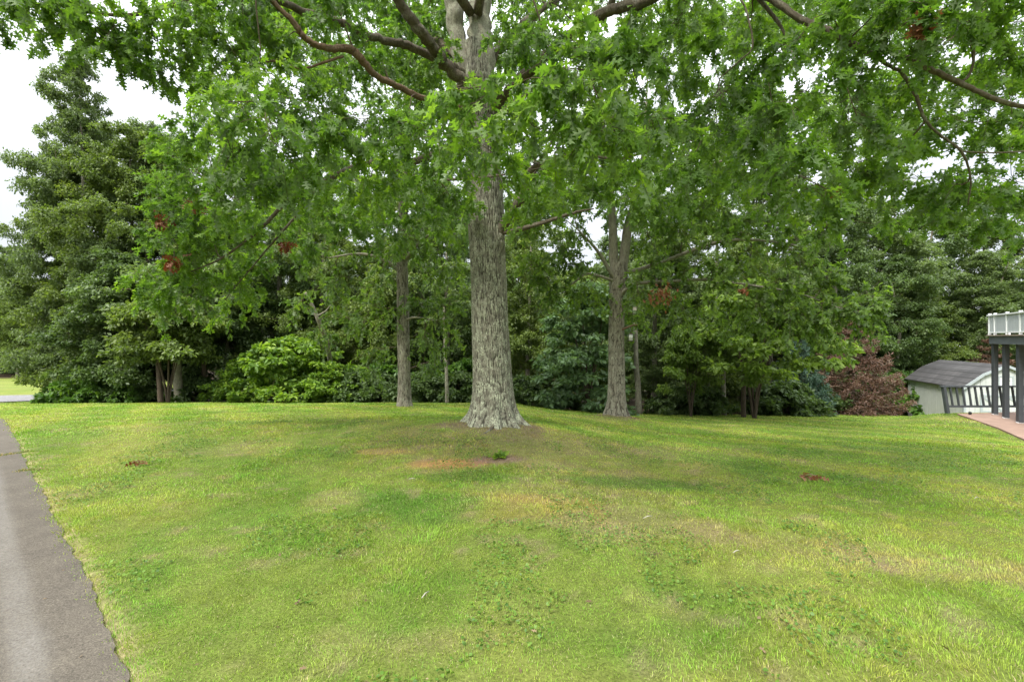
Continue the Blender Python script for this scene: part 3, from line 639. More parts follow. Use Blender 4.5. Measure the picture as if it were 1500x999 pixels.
bough((520, 320, 8.6, .6), (570, 330, 8.8, .6), (620, 300, 8.0, .5), (600, 350, 9.4, .6), (650, 330, 9.2, .45), (660, 290, 7.2, .45), (540, 290, 7.8, .5), (640, 270, 7.4, .4), (800, 290, 8.0, .5), (850, 270, 7.8, .55), (900, 260, 7.6, .5), (780, 210, 7.4, .4), (830, 180, 7.6, .5), (950, 230, 7.0, .5),
      (480, 160, 6.2, .4), (450, 120, 6.0, .4), (540, 170, 6.6, .45), (600, 180, 7.0, .45), (420, 60, 6.2, .45), (500, 10, 6.4, .45), (560, 90, 7.0, .35), (380, 40, 6.0, .5), (470, 0, 6.2, .5), (740, 30, 7.2, .5), (790, 20, 6.8, .5), (760, 90, 7.0, .4), (960, 60, 5.4, .45), (1000, 110, 5.6, .5), (930, 20, 5.6, .4), (820, 130, 7.2, .5),
      (1100, 30, 5.4, .5), (1000, 10, 5.2, .5), (1080, 100, 5.8, .5), (950, 160, 6.6, .5), (1040, 200, 6.6, .55), (1120, 140, 6.2, .5))
rs = RS(5)
for k_ in range(130):       # the screen of leaves at the back of the crown
    px = rs.uniform(250, 1330); Y = rs.uniform(9.2, 14.5); py = rs.uniform(-30, 330-70*(px > 1150))
    if 640 < px < 730 and py < 120 and Y < 9.5: continue
    B_.append((*at(px, py, Y), rs.uniform(.5, .8)))
for k_ in range(46):
    px = rs.uniform(340, 650); Y = rs.uniform(8.8, 12.5); py = rs.uniform(-30, 110); B_.append((*at(px, py, Y), rs.uniform(.5, .75)))
for k_ in range(26):
    px = rs.uniform(720, 1350); Y = rs.uniform(8.8, 12.5); py = rs.uniform(-30, 90); B_.append((*at(px, py, Y), rs.uniform(.5, .75)))
for k_ in range(150):      # the rest of the crown: back half, middle and top
    th = rs.rand()*2*math.pi; q = math.sqrt(rs.rand()); rad = 8.0*q
    x = -.6+rad*math.cos(th); y = 8.2+rad*math.sin(th)*.95; zt = 15.5*math.sqrt(max(0, 1-(rad/9.3)**2))
    z = rs.uniform(4.4+.25*max(0, 8-rad)*.5, max(6.0, zt))
    py = HZ-(z-EYE)/max(y, .1)*F; px = 750+x/max(y, .1)*F
    if y > 1 and -20 < px < 300 and py > -60: continue                       # open sky at upper left
    if y < 7.6 and 560 < px < 730 and -20 < py < 130: continue               # the fork of the trunk stays in view
    if y < 6 and py > -30 and rs.rand() < .7: continue
    B_.append((x, y, z, rs.uniform(.6, .95)))
g = Geo(); rs = RS(12)
bl = [(*(np.array(c[:3])-O), c[3]) for c in B_]; ll = [(loc(P), r) for P, r in limbs]
paths = skeleton_branches(g, ll, bl, rs, 1, .03, 6)
near = [i for i, c in enumerate(B_)]
leafy(g, bl, paths, rs, OAK_T, OAK_F, .128, 19, 18, .5, twr=.003)
g.build('crown', [M_OAK, M_TWIG], root)
def dead_cluster(parent, base, px, py, Y, s, n=26):
    g = Geo(); rs = RS(int(px)); c = at(px, py, Y)-base; P = c+rs.randn(n, 3)*s*.35
    leaves(g, OAK_T, OAK_F, P, rs.randn(n, 3)*.6-np.array([0, 0, .9]), rs.randn(n, 3), .13, rs.rand(n)); tube(g, [c+[0, 0, s], c, c-[0, 0, s*.5]], [.006, .005, .003], 4, 1)
    o = g.build('dead_leaf_cluster', [M_DEADL, M_TWIG], parent); o['label'] = 'tuft of rust red dead leaves'
for a_ in ((287, 292, 5.6, .13), (237, 321, 6.6, .13), (255, 383, 6.7, .16), (420, 358, 7.2, .1), (1350, 33, 3.9, .07), (1237, 278, 5.6, .20)): dead_cluster(root, O, *a_)
# root and weed at the foot
g = Geo(); P = catmull([(TX+.02, TY-.5, hz(TX, TY-.5)+.03), (TX-.05, TY-.75, hz(TX, TY-.75)-.005), (TX-.14, TY-.95, hz(TX-.1, TY-.95)-.015), (TX-.12, TY-1.15, hz(TX-.1, TY-1.15)-.04)], 6)
tube(g, loc(P), np.linspace(.035, .014, len(P)), 10, 0, .6, .15); g.build('root', M_LIMB, root)

# ------------------------------------------------------------------ second and third lawn trees
def lawn_tree(name, label, X, Y, rb, trunk_pts, limb_defs, boughs, matleaf, seed, leafsize, flare, ntw=9, nlf=11):
    z0 = hz(X, Y)-.08; O = np.array([X, Y, z0+.08]); root = empty(name, tuple(O)); tag(root, label, 'tree')
    W = np.array([[X, Y, z0, rb*1.06]]+[[*at(a, b, c), r] for a, b, c, r in trunk_pts]); C = catmull(W, 8); P, r = resample(C[:, :3], C[:, 3], .04)
    g = Geo(); bark_trunk(g, P-O, r, 110, .014, seed, flare=flare, lobes=6, kz=1.6); g.build('trunk', M_BARK2, root)
    limbs = [(P[::5], r[::5])]
    for d in limb_defs:
        P, r = path(d, 7); g = Geo(); tube(g, P-O, r, 12, 0, .8, .12, seed=len(d)); g.build('limb', M_BARK2, root); limbs.append((P, r))
    cl = [(*(at(a, b, c)-O), s) for a, b, c, s in boughs]; g = Geo(); rs = RS(seed)
    paths = skeleton_branches(g, [(P-O, r) for P, r in limbs], cl, rs, 1, .05, 5, 1.3)
    leafy(g, cl, paths, rs, LOB_T, LOB_F, leafsize, ntw, nlf, .5, twr=.005)
    g.build('crown', [matleaf, M_TWIG], root); return root, O
rs = RS(77); bo = []
for (px, py, Y) in ((800, 420, 12.6), (830, 440, 13), (770, 390, 12.5), (840, 400, 13.0), (870, 440, 13.4), (820, 370, 12.4), (780, 340, 12.6), (850, 350, 13.8), (900, 330, 14.8), (950, 370, 14.6), (960, 400, 12.4), (940, 440, 12.6), (980, 450, 12.8), (1000, 410, 12.4), (1010, 470, 13),
                    (1040, 440, 12.6), (1050, 400, 12.4), (1060, 360, 12.6), (1090, 430, 12.4), (1100, 390, 12.6), (1110, 460, 12.2), (1140, 420, 12), (1150, 470, 12), (1170, 440, 12), (1200, 470, 11.8), (1210, 430, 12), (1240, 460, 11.6), (1250, 476, 11.6), (1280, 466, 11.6), (1190, 400, 12), (1220, 410, 12), (1160, 380, 12.4),
                    (1000, 350, 12.4), (955, 320, 14.6), (1000, 310, 13.4), (1040, 310, 12.8), (870, 290, 14.4), (830, 310, 12.8), (1090, 340, 12.8), (1130, 350, 12.8), (1170, 350, 13), (900, 240, 13), (960, 240, 13), (1010, 250, 13.2), (850, 230, 13.4), (930, 170, 13.6), (880, 150, 13.6), (990, 190, 13.6), (1060, 260, 13.6), (820, 260, 13.8),
                    (930, 470, 14.4), (1030, 330, 14.6), (1080, 480, 13.4), (1270, 440, 12), (1205, 482, 11.8), (1120, 490, 12.6)):
    bo.append((px+rs.randint(-8, 8), py-12+rs.randint(-6, 6), Y, rs.uniform(.62, .9)))
for k_ in range(34):
    th = rs.rand()*6.28; rad = 6*math.sqrt(rs.rand()); x = 3.3+rad*math.cos(th); y = 14.4+rad*math.sin(th)*.8; z = rs.uniform(5.2, 6+9*math.sqrt(max(0, 1-(rad/6.5)**2)))
    if y < 11: continue
    bo.append((750+x/y*F, HZ-(z-EYE)/y*F, y, rs.uniform(.8, 1.1)))
tree3, O3 = lawn_tree('oak_tree', 'slimmer grey oak right of the biggest trunk, forking low, a feeder hung from its stub', 3.12, 13.6, .245,
    [(903, 560, 13.6, .245), (903, 500, 13.6, .238), (904, 440, 13.6, .235), (906, 405, 13.6, .27), (907, 385, 13.6, .22)],
    [[(902, 410, 13.55, .15), (899, 380, 13.6, .14), (898, 350, 13.6, .13), (896, 300, 13.6, .11), (888, 240, 13.7, .09), (880, 140, 13.8, .06), (876, 20, 14, .03)],
     [(909, 412, 13.6, .16), (915, 370, 13.6, .15), (920, 330, 13.6, .13), (929, 308, 13.5, .12), (951, 287, 13.4, .09), (973, 273, 13.3, .075), (1005, 255, 13.1, .055), (1060, 235, 12.8, .03)],
     [(923, 320, 13.6, .09), (928, 300, 13.7, .085), (932, 279, 13.7, .075), (940, 246, 13.8, .06), (945, 180, 14, .04), (950, 90, 14.1, .02)],
     [(903, 412, 13.5, .06), (892, 395, 13.4, .058), (881, 376, 13.3, .05), (867, 358, 13.1, .04), (845, 335, 12.9, .02)],
     [(900, 412, 13.5, .05), (889, 408, 13.4, .045), (873, 403, 13.3, .038), (857, 402, 13.2, .032), (838, 416, 13.1, .024), (815, 425, 13, .014)],
     [(908, 432, 13.5, .07), (919, 423, 13.3, .06), (932, 416, 13.1, .05), (980, 412, 12.8, .045), (1040, 410, 12.6, .04), (1100, 418, 12.3, .03), (1170, 430, 12, .018), (1240, 455, 11.7, .01)],
     [(920, 400, 13.5, .06), (980, 380, 13.2, .05), (1050, 355, 12.8, .05), (1110, 352, 12.7, .035), (1180, 362, 12.6, .02)]],
    bo, M_OAK2, 21, .165, .5, 11, 14)
g = Geo(); P, r = path([(908, 484, 13.45, .035), (918, 480, 13.35, .03), (926, 477, 13.3, .026), (934, 476, 13.25, .018)], 4); tube(g, P-O3, r, 8, 0, .8, .1); g.build('branch_stub', M_BROWN, tree3)
dead_cluster(tree3, O3, 968, 430, 12.0, .45, 90); dead_cluster(tree3, O3, 1090, 425, 11.9, .12)
bo = []
for (px, py, Y) in ((480, 340, 14), (520, 380, 14.2), (460, 380, 14), (500, 420, 14.2), (540, 440, 14), (500, 470, 14.2), (470, 430, 14.5), (530, 490, 14), (560, 520, 14.4), (620, 510, 14), (640, 480, 14.2), (660, 450, 14), (650, 410, 14), (620, 440, 13.9), (560, 400, 13.8), (590, 370, 13.8), (640, 370, 14), (670, 350, 14.2), (610, 330, 14),
                    (550, 330, 14), (520, 300, 14.2), (570, 280, 14.4), (630, 290, 14.4), (450, 320, 14.6), (430, 350, 15), (490, 270, 14.8), (680, 310, 15), (540, 230, 15), (600, 210, 15), (650, 230, 15), (620, 160, 15.2), (560, 150, 15.2), (510, 200, 15.4), (540, 550, 15.4), (640, 540, 16), (660, 500, 15.6), (480, 500, 15.6), (440, 450, 15.6), (555, 460, 13.9), (668, 400, 15)):
    bo.append((px, py-8, Y+.6, rs.uniform(.62, .92)))
tree2, O2 = lawn_tree('lawn_tree', 'narrow straight trunked tree left of the biggest trunk at the back lawn edge', -3.55, 15.0, .21,
    [(592, 560, 15, .21), (591, 500, 15, .205), (590, 440, 15, .195), (589, 360, 15, .17), (592, 260, 15, .14), (596, 120, 15.1, .09), (600, -20, 15.2, .03)],
    [[(589, 400, 15, .07), (560, 380, 14.7, .06), (525, 372, 14.5, .04), (480, 378, 14.3, .02)], [(590, 385, 15, .07), (620, 350, 14.7, .05), (655, 335, 14.5, .02)], [(590, 470, 15, .04), (610, 465, 14.7, .03), (640, 470, 14.4, .015)], [(590, 330, 15, .07), (550, 290, 15, .05), (510, 260, 15, .03)]],
    bo, M_OAK2, 33, .165, .4, 10, 12)
# broken snag seen through the leaves
P, r = path([(447, 428, 18.6, .05), (453, 440, 18.7, .075), (462, 458, 18.9, .08), (468, 474, 19.1, .08), (478, 500, 20, .1), (486, 545, 21.2, .12), (488, 596, 21.6, .14)], 6); b0 = P[-1].copy(); b0[2] = gz1(b0[0], b0[1])-.05
rt = empty('dead_tree', tuple(b0)); tag(rt, 'bare pale snag leaning through the leaves above the yellow green bush', 'dead tree')
g = Geo(); tube(g, P-b0, r, 10, 0, .8, .15); g.build('trunk', M_BARK2, rt)
g = Geo(); Q = catmull([P[14]-b0, P[14]-b0+np.array([.35, 0, .2]), P[14]-b0+np.array([.6, .1, .55])], 5); tube(g, Q, np.linspace(.035, .01, len(Q)), 7, 0, .8); g.build('limb', M_BARK2, rt)

# hanging feeder
fp = at(924, 477, 13.3); g = Geo(); fr = empty('bird_feeder', tuple(fp)); tag(fr, 'small white tube feeder dangling from the stub on the slimmer grey oak', 'bird feeder')
tube(g, [(0, 0, 0), (0, 0, -.22)], .006, 6); g.build('hanger', M_TWIG, fr)
g = Geo(); tube(g, [(0, 0, -.24), (0, 0, -.44)], .055, 16); g.build('tube', plain('feeder_white', (.6, .6, .58), .4, .05), fr)
g = Geo(); tube(g, [(0, 0, -.215), (0, 0, -.245)], [.03, .075], 16); g.build('lid', M_DKBARK, fr)
g = Geo(); tube(g, [(0, 0, -.44), (0, 0, -.455)], .075, 16); g.build('tray', M_DKBARK, fr)

# ------------------------------------------------------------------ forest trees
def forest_tree(name, label, seed, H, Rr, base, mleaf, nl=330, ncl=95, lsize=.21, mtrunk=None, tr=.2, taper=.6, flat=.42, T=RH_T, Fc=RH_F, padr=(1.0, 1.7), cat='tree'):
    root = empty(name, (0, 0, -60)); tag(root, label, cat); rs = RS(seed)
    P = catmull([(0, 0, -.3), (.1*rs.randn()*.5, .1*rs.randn()*.5, H*.25), (.3*rs.randn(), .3*rs.randn(), H*.55), (.4*rs.randn(), .4*rs.randn(), H*.93)], 8)
    r = np.interp(P[:, 2], [0, .4, H*.5, H], [tr*1.25, tr, tr*.6, tr*.1]); g = Geo(); tube(g, P, r, 14, 0, .8, .10, seed=seed); g.build('trunk', mtrunk or M_BARK2, root)
    cl = []
    for k in range(ncl):
        f = rs.rand(); z = H*(base+(1-base)*f)
        prof = (math.sin(math.pi*min(.999, (f*.80+.16))))**.55*(1-.25*f)
        lob = 1+.28*math.sin(3*f*7+seed)+.2*rs.randn()*.5
        rad = Rr*prof*lob*(rs.rand()**.42); th = rs.rand()*6.283; s = rs.uniform(*padr)*(.6+.4*prof)
        cl.append((rad*math.cos(th), rad*math.sin(th), z, s))
    cl.append((P[-1, 0], P[-1, 1], H*.97, padr[0]*.7))
    g = Geo(); skeleton_branches(g, [(P, r)], cl, rs, 1, .07, 4, 1.6)
    puffs(g, cl, rs, T, Fc, lsize, nl, 0, flat)
    g.build('crown', [mleaf, M_TWIG], root); return root
def put(o, px, Y, s=1.0, rz=0, label=None, dz=-.1, sz=None):
    X = (px-750)/F*Y; o.location = (X, Y, gz1(X, Y)+dz); o.rotation_euler = (0, 0, rz); o.scale = (s, s, sz or s)
    if label: o['label'] = label
    return o
GRP = 'trees standing in the wood behind the lawn'
FK = dict(lsize=.150, padr=(.55, 1.05), flat=.62)
A1 = forest_tree('broadleaf_tree', '', 101, 18, 3.6, .08, M_F1, ncl=330, nl=560, **FK)
A2 = forest_tree('broadleaf_tree', '', 102, 16, 3.8, .06, M_F2, ncl=250, nl=540, **FK)
A3 = forest_tree('broadleaf_tree', '', 103, 15, 3.4, .12, M_F1, ncl=220, nl=540, **FK)
A4 = forest_tree('broadleaf_tree', '', 104, 14, 3.6, .05, M_F3, ncl=240, nl=540, **FK)
A5 = forest_tree('broadleaf_tree', '', 105, 9, 2.6, .08, M_F3, ncl=150, nl=560, tr=.1, **FK)
A6 = forest_tree('broadleaf_tree', '', 106, 13, 3.4, .20, M_F2, ncl=200, nl=560, tr=.16, **FK)
# front rank, each with its own words: (proto, px, depth, scale, height factor, label)
FR = [(A1, 114, 24.5, .74, 1.03, 'tallest tree of the left group, its tip highest against the sky'),
      (A2, 180, 24.0, .85, .92, 'tall tree just right of the tallest one in the left group'),
      (A3, 84, 25.5, .56, .95, 'leftmost tree of the group left of the lawn, thin crowned'),
      (A1, 222, 25.5, .85, .86, 'third tall tree of the left group with open top branches'),
      (A6, 262, 26, 1.0, 1.12, 'leafy tree behind the two bare stems left of the yellow green bush'),
      (A3, 145, 22.4, .55, .55, 'shorter layered tree in front of the tallest left tree'),
      (A5, 178, 21.6, .95, .80, 'dark understory tree right above the low bright shrubs at left'),
      (A5, 330, 23.5, 1.0, 1.0, 'dark bushy tree rising behind the left half of the yellow green bush'),
      (A4, 400, 25.5, .95, .95, 'dense dark tree behind the yellow green bush'),
      (A2, 470, 24.5, .75, .75, 'dark green tree right behind the pale snag'),
      (A6, 560, 23.5, .85, .9, 'loose tree behind the narrow straight trunk, on its left'),
      (A4, 655, 23.5, .72, .75, 'dark tree between the narrow straight trunk and the biggest trunk'),
      (A6, 775, 24.5, .8, .85, 'dark tree over the black gap right of the biggest trunk'),
      (A3, 960, 22.5, .72, .72, 'layered tree filling the space right of the slimmer grey oak'),
      (A2, 1040, 23.5, .80, .80, 'broad tree behind the small yellow green understory tree'),
      (A1, 1130, 25.5, .85, .82, 'tall tree above and right of the understory tree'),
      (A4, 1215, 27, .9, 1.0, 'dark tree directly behind the large dead spruce'),
      (A3, 1290, 30, 1.05, 1.08, 'blue green tree between the dead spruce and the shed roof'),
      (A4, 1360, 33, 1.1, 1.12, 'dense dark tree behind the shed'),
      (A2, 1440, 34, 1.1, 1.08, 'green tree rising over the shed roof next to the deck'),
      (A2, 140, 26.5, .9, .99, 'tall tree filling in behind the tips of the left group'),
      (A3, 1565, 31, 1.05, 1.08, 'tree at the far right edge above the deck railing')]
used = set()
for i, (pr, px, Y, s, szf, lab) in enumerate(FR):
    X = (px-750)/F*Y
    if pr.name in used: o = dup(pr, (0, 0, 0), group=GRP)
    else: o = pr; used.add(pr.name); o['group'] = GRP
    put(o, px, Y, s, rz=i*1.37, label=lab, sz=szf)
rs = RS(31); protos = [A1, A2, A3, A4, A6, A5]; cnt = 0
for (Y0, step, hs, x0, x1) in ((30, 4.4, .74, -17, 34), (36, 4.8, .80, -22, 44), (43, 5.5, .88, -30, 55), (52, 6.5, .98, -40, 66), (64, 8, 1.05, -62, 80)):
    x = x0
    while x < x1:
        Y = Y0+rs.uniform(-2.2, 2.2); xx = x+rs.uniform(-1.2, 1.2); x += step
        if poly_dist(ROAD, np.array([xx]), np.array([Y]))[0] < 5: continue
        px = 750+xx/Y*F
        if px < 95+4.0*667/Y*.6 and Y < 56: continue
        if px < 60 and Y < 75: continue
        if 1365 < px < 1425 and Y < 52: continue            # the gap in which the white house shows
        pr = protos[rs.randint(0, 5)]
        o = dup(pr, (xx, Y, gz1(xx, Y)-.1), rz=rs.rand()*6.28, s=(hs*rs.uniform(.95, 1.2),)*2+(hs*rs.uniform(.82, 1.02),), group='trees deep in the wood'); cnt += 1
        o['label'] = 'broadleaf tree among many alike deep in the wood, behind its front rank'
for (px, Y, s, lab) in ((25, 60, .95, 'far tree with a pale bare lower trunk on the grass beyond the road'), (-20, 62, .9, 'far tree at the left picture edge beyond the road'), (62, 66, .85, 'far tree beyond the road, half hidden by the tall left group'), (5, 76, 1.1, 'farthest tall tree at the left edge behind the pale trunk')):
    o = dup(A6 if px != 5 else A1, (0, 0, 0), group='trees beyond the road'); put(o, px, Y, s, rz=px, label=lab, sz=s*1.05)

for (px, Y, s, lab) in ((-40, 70, 1.2, 'low spreading dark tree at the left picture edge beyond the road'), (2, 68, 1.15, 'low spreading dark tree just left of the far pale trunk'), (45, 69, 1.2, 'low spreading dark tree just right of the far pale trunk'), (88, 67, 1.15, 'low spreading dark tree beyond the road, next to the tall left group')):
    o = dup(A4, (0, 0, 0), group='trees beyond the road'); put(o, px, Y, s, rz=px, label=lab, sz=s*.8, dz=-.6)
# bare stems in front of the wood edge
def stem(name, label, pts, rr, mat, twigs=3):
    W = np.array([at(a, b, c) for a, b, c in pts]); W[0][2] = gz1(W[0][0], W[0][1])-.1; b0 = W[0].copy(); P = catmull(W, 6)-b0
    g = Geo(); tube(g, P, np.linspace(rr*1.15, rr*.6, len(P)), 12, 0, .8, .14, seed=int(pts[0][0])); rt = empty(name, tuple(b0)); tag(rt, label, 'tree')
    g.build('trunk', mat, rt); rs = RS(int(pts[0][0])); H = P[-1][2]
    cl = [(P[-1][0]+rs.randn()*1.1, P[-1][1]+rs.randn()*.6+.5, H+rs.uniform(-.4, 1.8), rs.uniform(.7, 1.1)) for _ in range(9)]
    g = Geo(); skeleton_branches(g, [(P, np.full(len(P), rr))], cl, rs, 1, .04, 4); puffs(g, cl, rs, RH_T, RH_F, .19, 260); g.build('crown', [M_F1, M_TWIG], rt)
stem('slim_tree', 'slender dark stem beside a thicker pale one, left of the yellow green bush', [(236, 590, 19.8), (233, 545, 19.9), (230, 505, 20), (224, 470, 20.2), (220, 440, 20.4)], .10, M_DKBARK)
stem('slim_tree', 'thicker pale stem wrapped in vines, left of the yellow green bush', [(263, 590, 20.2), (260, 550, 20.2), (259, 500, 20.2), (257, 440, 20.4)], .17, M_BARK2)
stem('slim_tree', 'thin dark stem close behind the left end of the yellow green bush', [(300, 590, 21.5), (299, 540, 21.5), (297, 480, 21.6), (296, 430, 21.6)], .11, M_DKBARK)
stem('slim_tree', 'thin pale sapling between the narrow straight trunk and the biggest trunk', [(655, 594, 18.6), (654, 550, 18.6), (652, 510, 18.7), (650, 450, 18.7)], .07, M_BARK2)
stem('slim_tree', 'grey stem just right of the slimmer grey oak', [(936, 600, 19.5), (934, 560, 19.5), (932, 530, 19.5), (930, 450, 19.6)], .13, M_BARK2)
stem('slim_tree', 'dark stem under the small yellow green understory tree', [(1089, 606, 18.4), (1089, 575, 18.4), (1091, 545, 18.4), (1092, 510, 18.4)], .09, M_DKBARK)
stem('slim_tree', 'short pale stem in shade between grey stem and understory tree', [(1061, 604, 20), (1060, 575, 20), (1060, 520, 20)], .10, M_BARK2)

# ------------------------------------------------------------------ shrubs and understory
def shrub(name, label, cat, seed, H, Rr, mat, ncl, nl, ls, T=BR_T, Fc=BR_F, padr=(.35, .6), lo=.06, flat=.6, shape=.5, updn=.6):
    root = empty(name, (0, 0, -60)); tag(root, label, cat); rs = RS(seed); g = Geo(); limbs = []
    for k in range(6):
        th = k*1.05+rs.rand()*.5; P = catmull([(0, 0, -.1), (.12*Rr*math.cos(th), .12*Rr*math.sin(th), H*.3), (.42*Rr*math.cos(th), .42*Rr*math.sin(th), H*.72)], 5); r = np.linspace(.028*H/2.5, .012, len(P)); tube(g, P, r, 6, 0, .7); limbs.append((P, r))
    g.build('stem', M_DKBARK, root)
    cl = []
    for k in range(ncl):
        f = rs.rand()**.8; z = H*(lo+(1-lo)*f); rad = Rr*(1-f**2.6)**shape*rs.rand()**.38*(1+.15*rs.randn()); th = rs.rand()*6.283
        cl.append((rad*math.cos(th), rad*math.sin(th), z, rs.uniform(*padr)))
    g = Geo(); skeleton_branches(g, limbs, cl, rs, 1, .02, 4, .8); puffs(g, cl, rs, T, Fc, ls, nl, 0, flat, updn)
    g.build('crown', [mat, M_TWIG], root); return root
bush = shrub('bush', 'wide yellow green bush glowing against dark woods, left of the narrow straight trunk', 'bush', 201, 2.9, 2.2, M_BUSH, 120, 420, .20, padr=(.34, .6)); put(bush, 425, 20.4, .98, dz=-.15); bush.scale = (1.18, 1, 1.0)
b2 = dup(bush, (0, 0, 0), label='lower yellow green bush touching the left end of the wide one', group='yellow green bushes'); put(b2, 352, 20.6, .62, rz=2)
bush['group'] = 'yellow green bushes'
b3 = dup(bush, (0, 0, 0), label='lower yellow green bush touching the right end of the wide one', group='yellow green bushes'); put(b3, 482, 20.3, .62, rz=4)
SH = shrub('shrub', '', 'shrub', 202, 1.9, 1.5, M_SHRUB, 70, 420, .19)
SD = shrub('shrub', '', 'shrub', 203, 1.7, 1.5, M_F3, 70, 380, .18)
first = {'SH': True, 'SD': True}
def place_shrub(pr, px, Y, s, lab, rz):
    k = 'SH' if pr is SH else 'SD'
    o = pr if first[k] else dup(pr, (0, 0, 0)); first[k] = False
    o['group'] = 'shrubs along the edge of the wood'; put(o, px, Y, s, rz=rz, label=lab, dz=-.12)
for i, (px, Y, s, lab) in enumerate(((128, 21.6, .85, 'leftmost bright shrub at the lawn corner by the road'), (150, 21.0, .8, 'bright shrub second from the road end of the wood'), (116, 23.4, .8, 'bright shrub behind the lawn corner by the road'), (185, 20.8, .65, 'small bright shrub under the left group, nearest the dark slender stem'),
        (145, 22.6, 1.2, 'taller bright shrub climbing the foot of the tallest left tree'))): place_shrub(SH, px, Y, s, lab, i*1.9)
for i, (px, Y, s, lab) in enumerate(((212, 21.2, .7, 'dark low shrub left of the slender dark stem'), (286, 21.0, .7, 'dark low shrub right of the vine wrapped stem'), (520, 20.6, .85, 'dark shrub just right of the yellow green bushes'), (556, 20.6, .75, 'dark shrub left of the narrow straight trunk'),
        (618, 20.2, .8, 'dark shrub right of the narrow straight trunk'), (676, 20.0, .8, 'dark shrub touching the left side of the biggest trunk in view'), (765, 19.8, .75, 'dark shrub touching the right side of the biggest trunk in view'), (820, 20.4, .6, 'low dark shrub in front of the black gap'), (990, 19.8, .75, 'dark shrub right of the grey stem'),
        (1025, 20.2, .8, 'dark shrub left of the understory tree'), (1150, 20.4, .9, 'dark shrub between understory tree and dead spruce'), (1180, 22.2, .95, 'dark shrub at the left skirt of the dead spruce'), (1125, 20.6, .6, 'small dark shrub under the right limbs of the understory tree'))): place_shrub(SD, px, Y, s, lab, i*1.7)
for i, (px, Y, s, lab) in enumerate(((560, 21.6, 1.0, 'mid green shrub behind the narrow straight trunk'), (700, 21.2, 1.1, 'mid green shrub hidden behind the biggest trunk'), (1310, 27, 1.4, 'green shrub in the gap between dead spruce and shed'), (1275, 25.5, 1.2, 'green shrub behind the dead spruce on its right'), (1340, 31, 1.7, 'tall green shrub above the back corner of the shed'))): place_shrub(SH, px, Y, s, lab, i*2.3)
pale = shrub('understory_tree', 'pale grey green layered young tree left of the slimmer grey oak', 'tree', 210, 5.2, 1.7, M_PALE, 95, 300, .19, padr=(.5, .85), lo=.03, flat=.35, shape=.45); put(pale, 862, 18.6, 1.05, sz=1.0)
lime = shrub('understory_tree', 'small yellow green understory tree spreading over a dark stem', 'tree', 211, 5.0, 2.2, M_LIME, 75, 330, .19, padr=(.5, .8), lo=.30, flat=.4, shape=.5); put(lime, 1105, 17.6, 1.05)
und = shrub('understory_tree', 'dark green leafy young tree over the slender dark stem and the vine wrapped one', 'tree', 212, 4.6, 2.0, M_F2, 110, 420, .16, padr=(.45, .75), lo=.42, flat=.5, shape=.5); put(und, 246, 19.2, 1.0)
lime2 = dup(lime, (0, 0, 0), label='low yellow green sprout of leaves left of the understory tree stem'); put(lime2, 1012, 18.0, .52, rz=2.5, sz=.75)

# ------------------------------------------------------------------ conifers
def conifer(name, label, seed, H, Rr, mat, nwh=26, trk=M_DKBARK, density=1.0, up=.1, droop=.25, twig=M_DRYTWIG):
    root = empty(name, (0, 0, -60)); tag(root, label, 'tree'); rs = RS(seed)
    g = Geo(); P = np.array([(0, 0, -.2), (0, 0, H*.4), (.04, 0, H*.98)]); tube(g, catmull(P, 6), np.linspace(.11, .015, 13), 10, 0, .7, .1); g.build('trunk', trk, root)
    g = Geo(); th_off = 0; NP, ND, NN, NS = [], [], [], []
    for w_ in range(nwh):
        f = (w_+.5)/nwh; z = H*(.03+.95*f); nb = 7 if f < .7 else 5
        for b_ in range(nb):
            th = th_off+b_*2*math.pi/nb+rs.randn()*.18; l = Rr*(1-f)**.85*(.75+.4*rs.rand())+.12
            if f < .12: l *= .85
            s = np.linspace(0, 1, 8)[:, None]; d = np.array([math.cos(th), math.sin(th), up]); Q = np.array([0, 0, z])+d*l*s+np.array([0, 0, 1])*(-droop*l*s+droop*.75*l*s**3)
            tube(g, Q, np.linspace(.014+.006*l, .004, 8), 4, 1, .5)
            side = np.array([-math.sin(th), math.cos(th), 0]); ns = int(14*l*density)+4
            for sd_ in (-1, 1):
                u = rs.rand(ns)*.92+.08; base = np.column_stack([np.interp(u, s[:, 0], Q[:, k]) for k in range(3)])
                tl = l*.42*(1-u)**.6+.10; dd_ = nrm(d*.65+side*sd_*.75+rs.randn(ns, 3)*.15-np.array([0, 0, .25]))
                # needles along each twig
                m_ = 9; v = (np.arange(m_)+.5)/m_; B0 = base[:, None]+dd_[:, None]*(tl[:, None]*v)[..., None]-np.array([0, 0, 1])*(.35*tl[:, None]*v**2)[..., None]
                B0 = B0.reshape(-1, 3); Dr = np.repeat(dd_, m_, 0); NP.append(B0); ND.append(nrm(Dr*.6+rs.randn(len(B0), 3)*.5)); NN.append(rs.randn(len(B0), 3)); NS.append(np.full(len(B0), .13))
        th_off += .8
    NP = np.concatenate(NP); ND = np.concatenate(ND); NN = np.concatenate(NN); rr = np.clip(.5*vn(NP[:, 0]*2, NP[:, 1]*2, NP[:, 2]*3)+.5*rs.rand(len(NP)), 0, 1)
    T = np.array([(0, 0, 0), (.13, .5, .02), (0, 1, 0), (-.13, .5, .02)])
    leaves(g, T, RH_F, NP, ND, NN, np.concatenate(NS)*(.7+.6*rs.rand(len(NP))), rr)
    g.build('crown', [mat, twig], root); return root
ds = conifer('dead_spruce', 'large dead rust brown spruce standing left of the shed', 301, 5.3, 2.6, M_DEADN, 12, density=.85, up=.22, droop=.45); put(ds, 1250, 21.8, .93, dz=-.1, sz=1.0)
ds2 = dup(ds, (0, 0, 0), label='second dead brown spruce showing behind the shed roof and deck posts'); put(ds2, 1452, 27.6, 1.0, rz=1, sz=1.0)
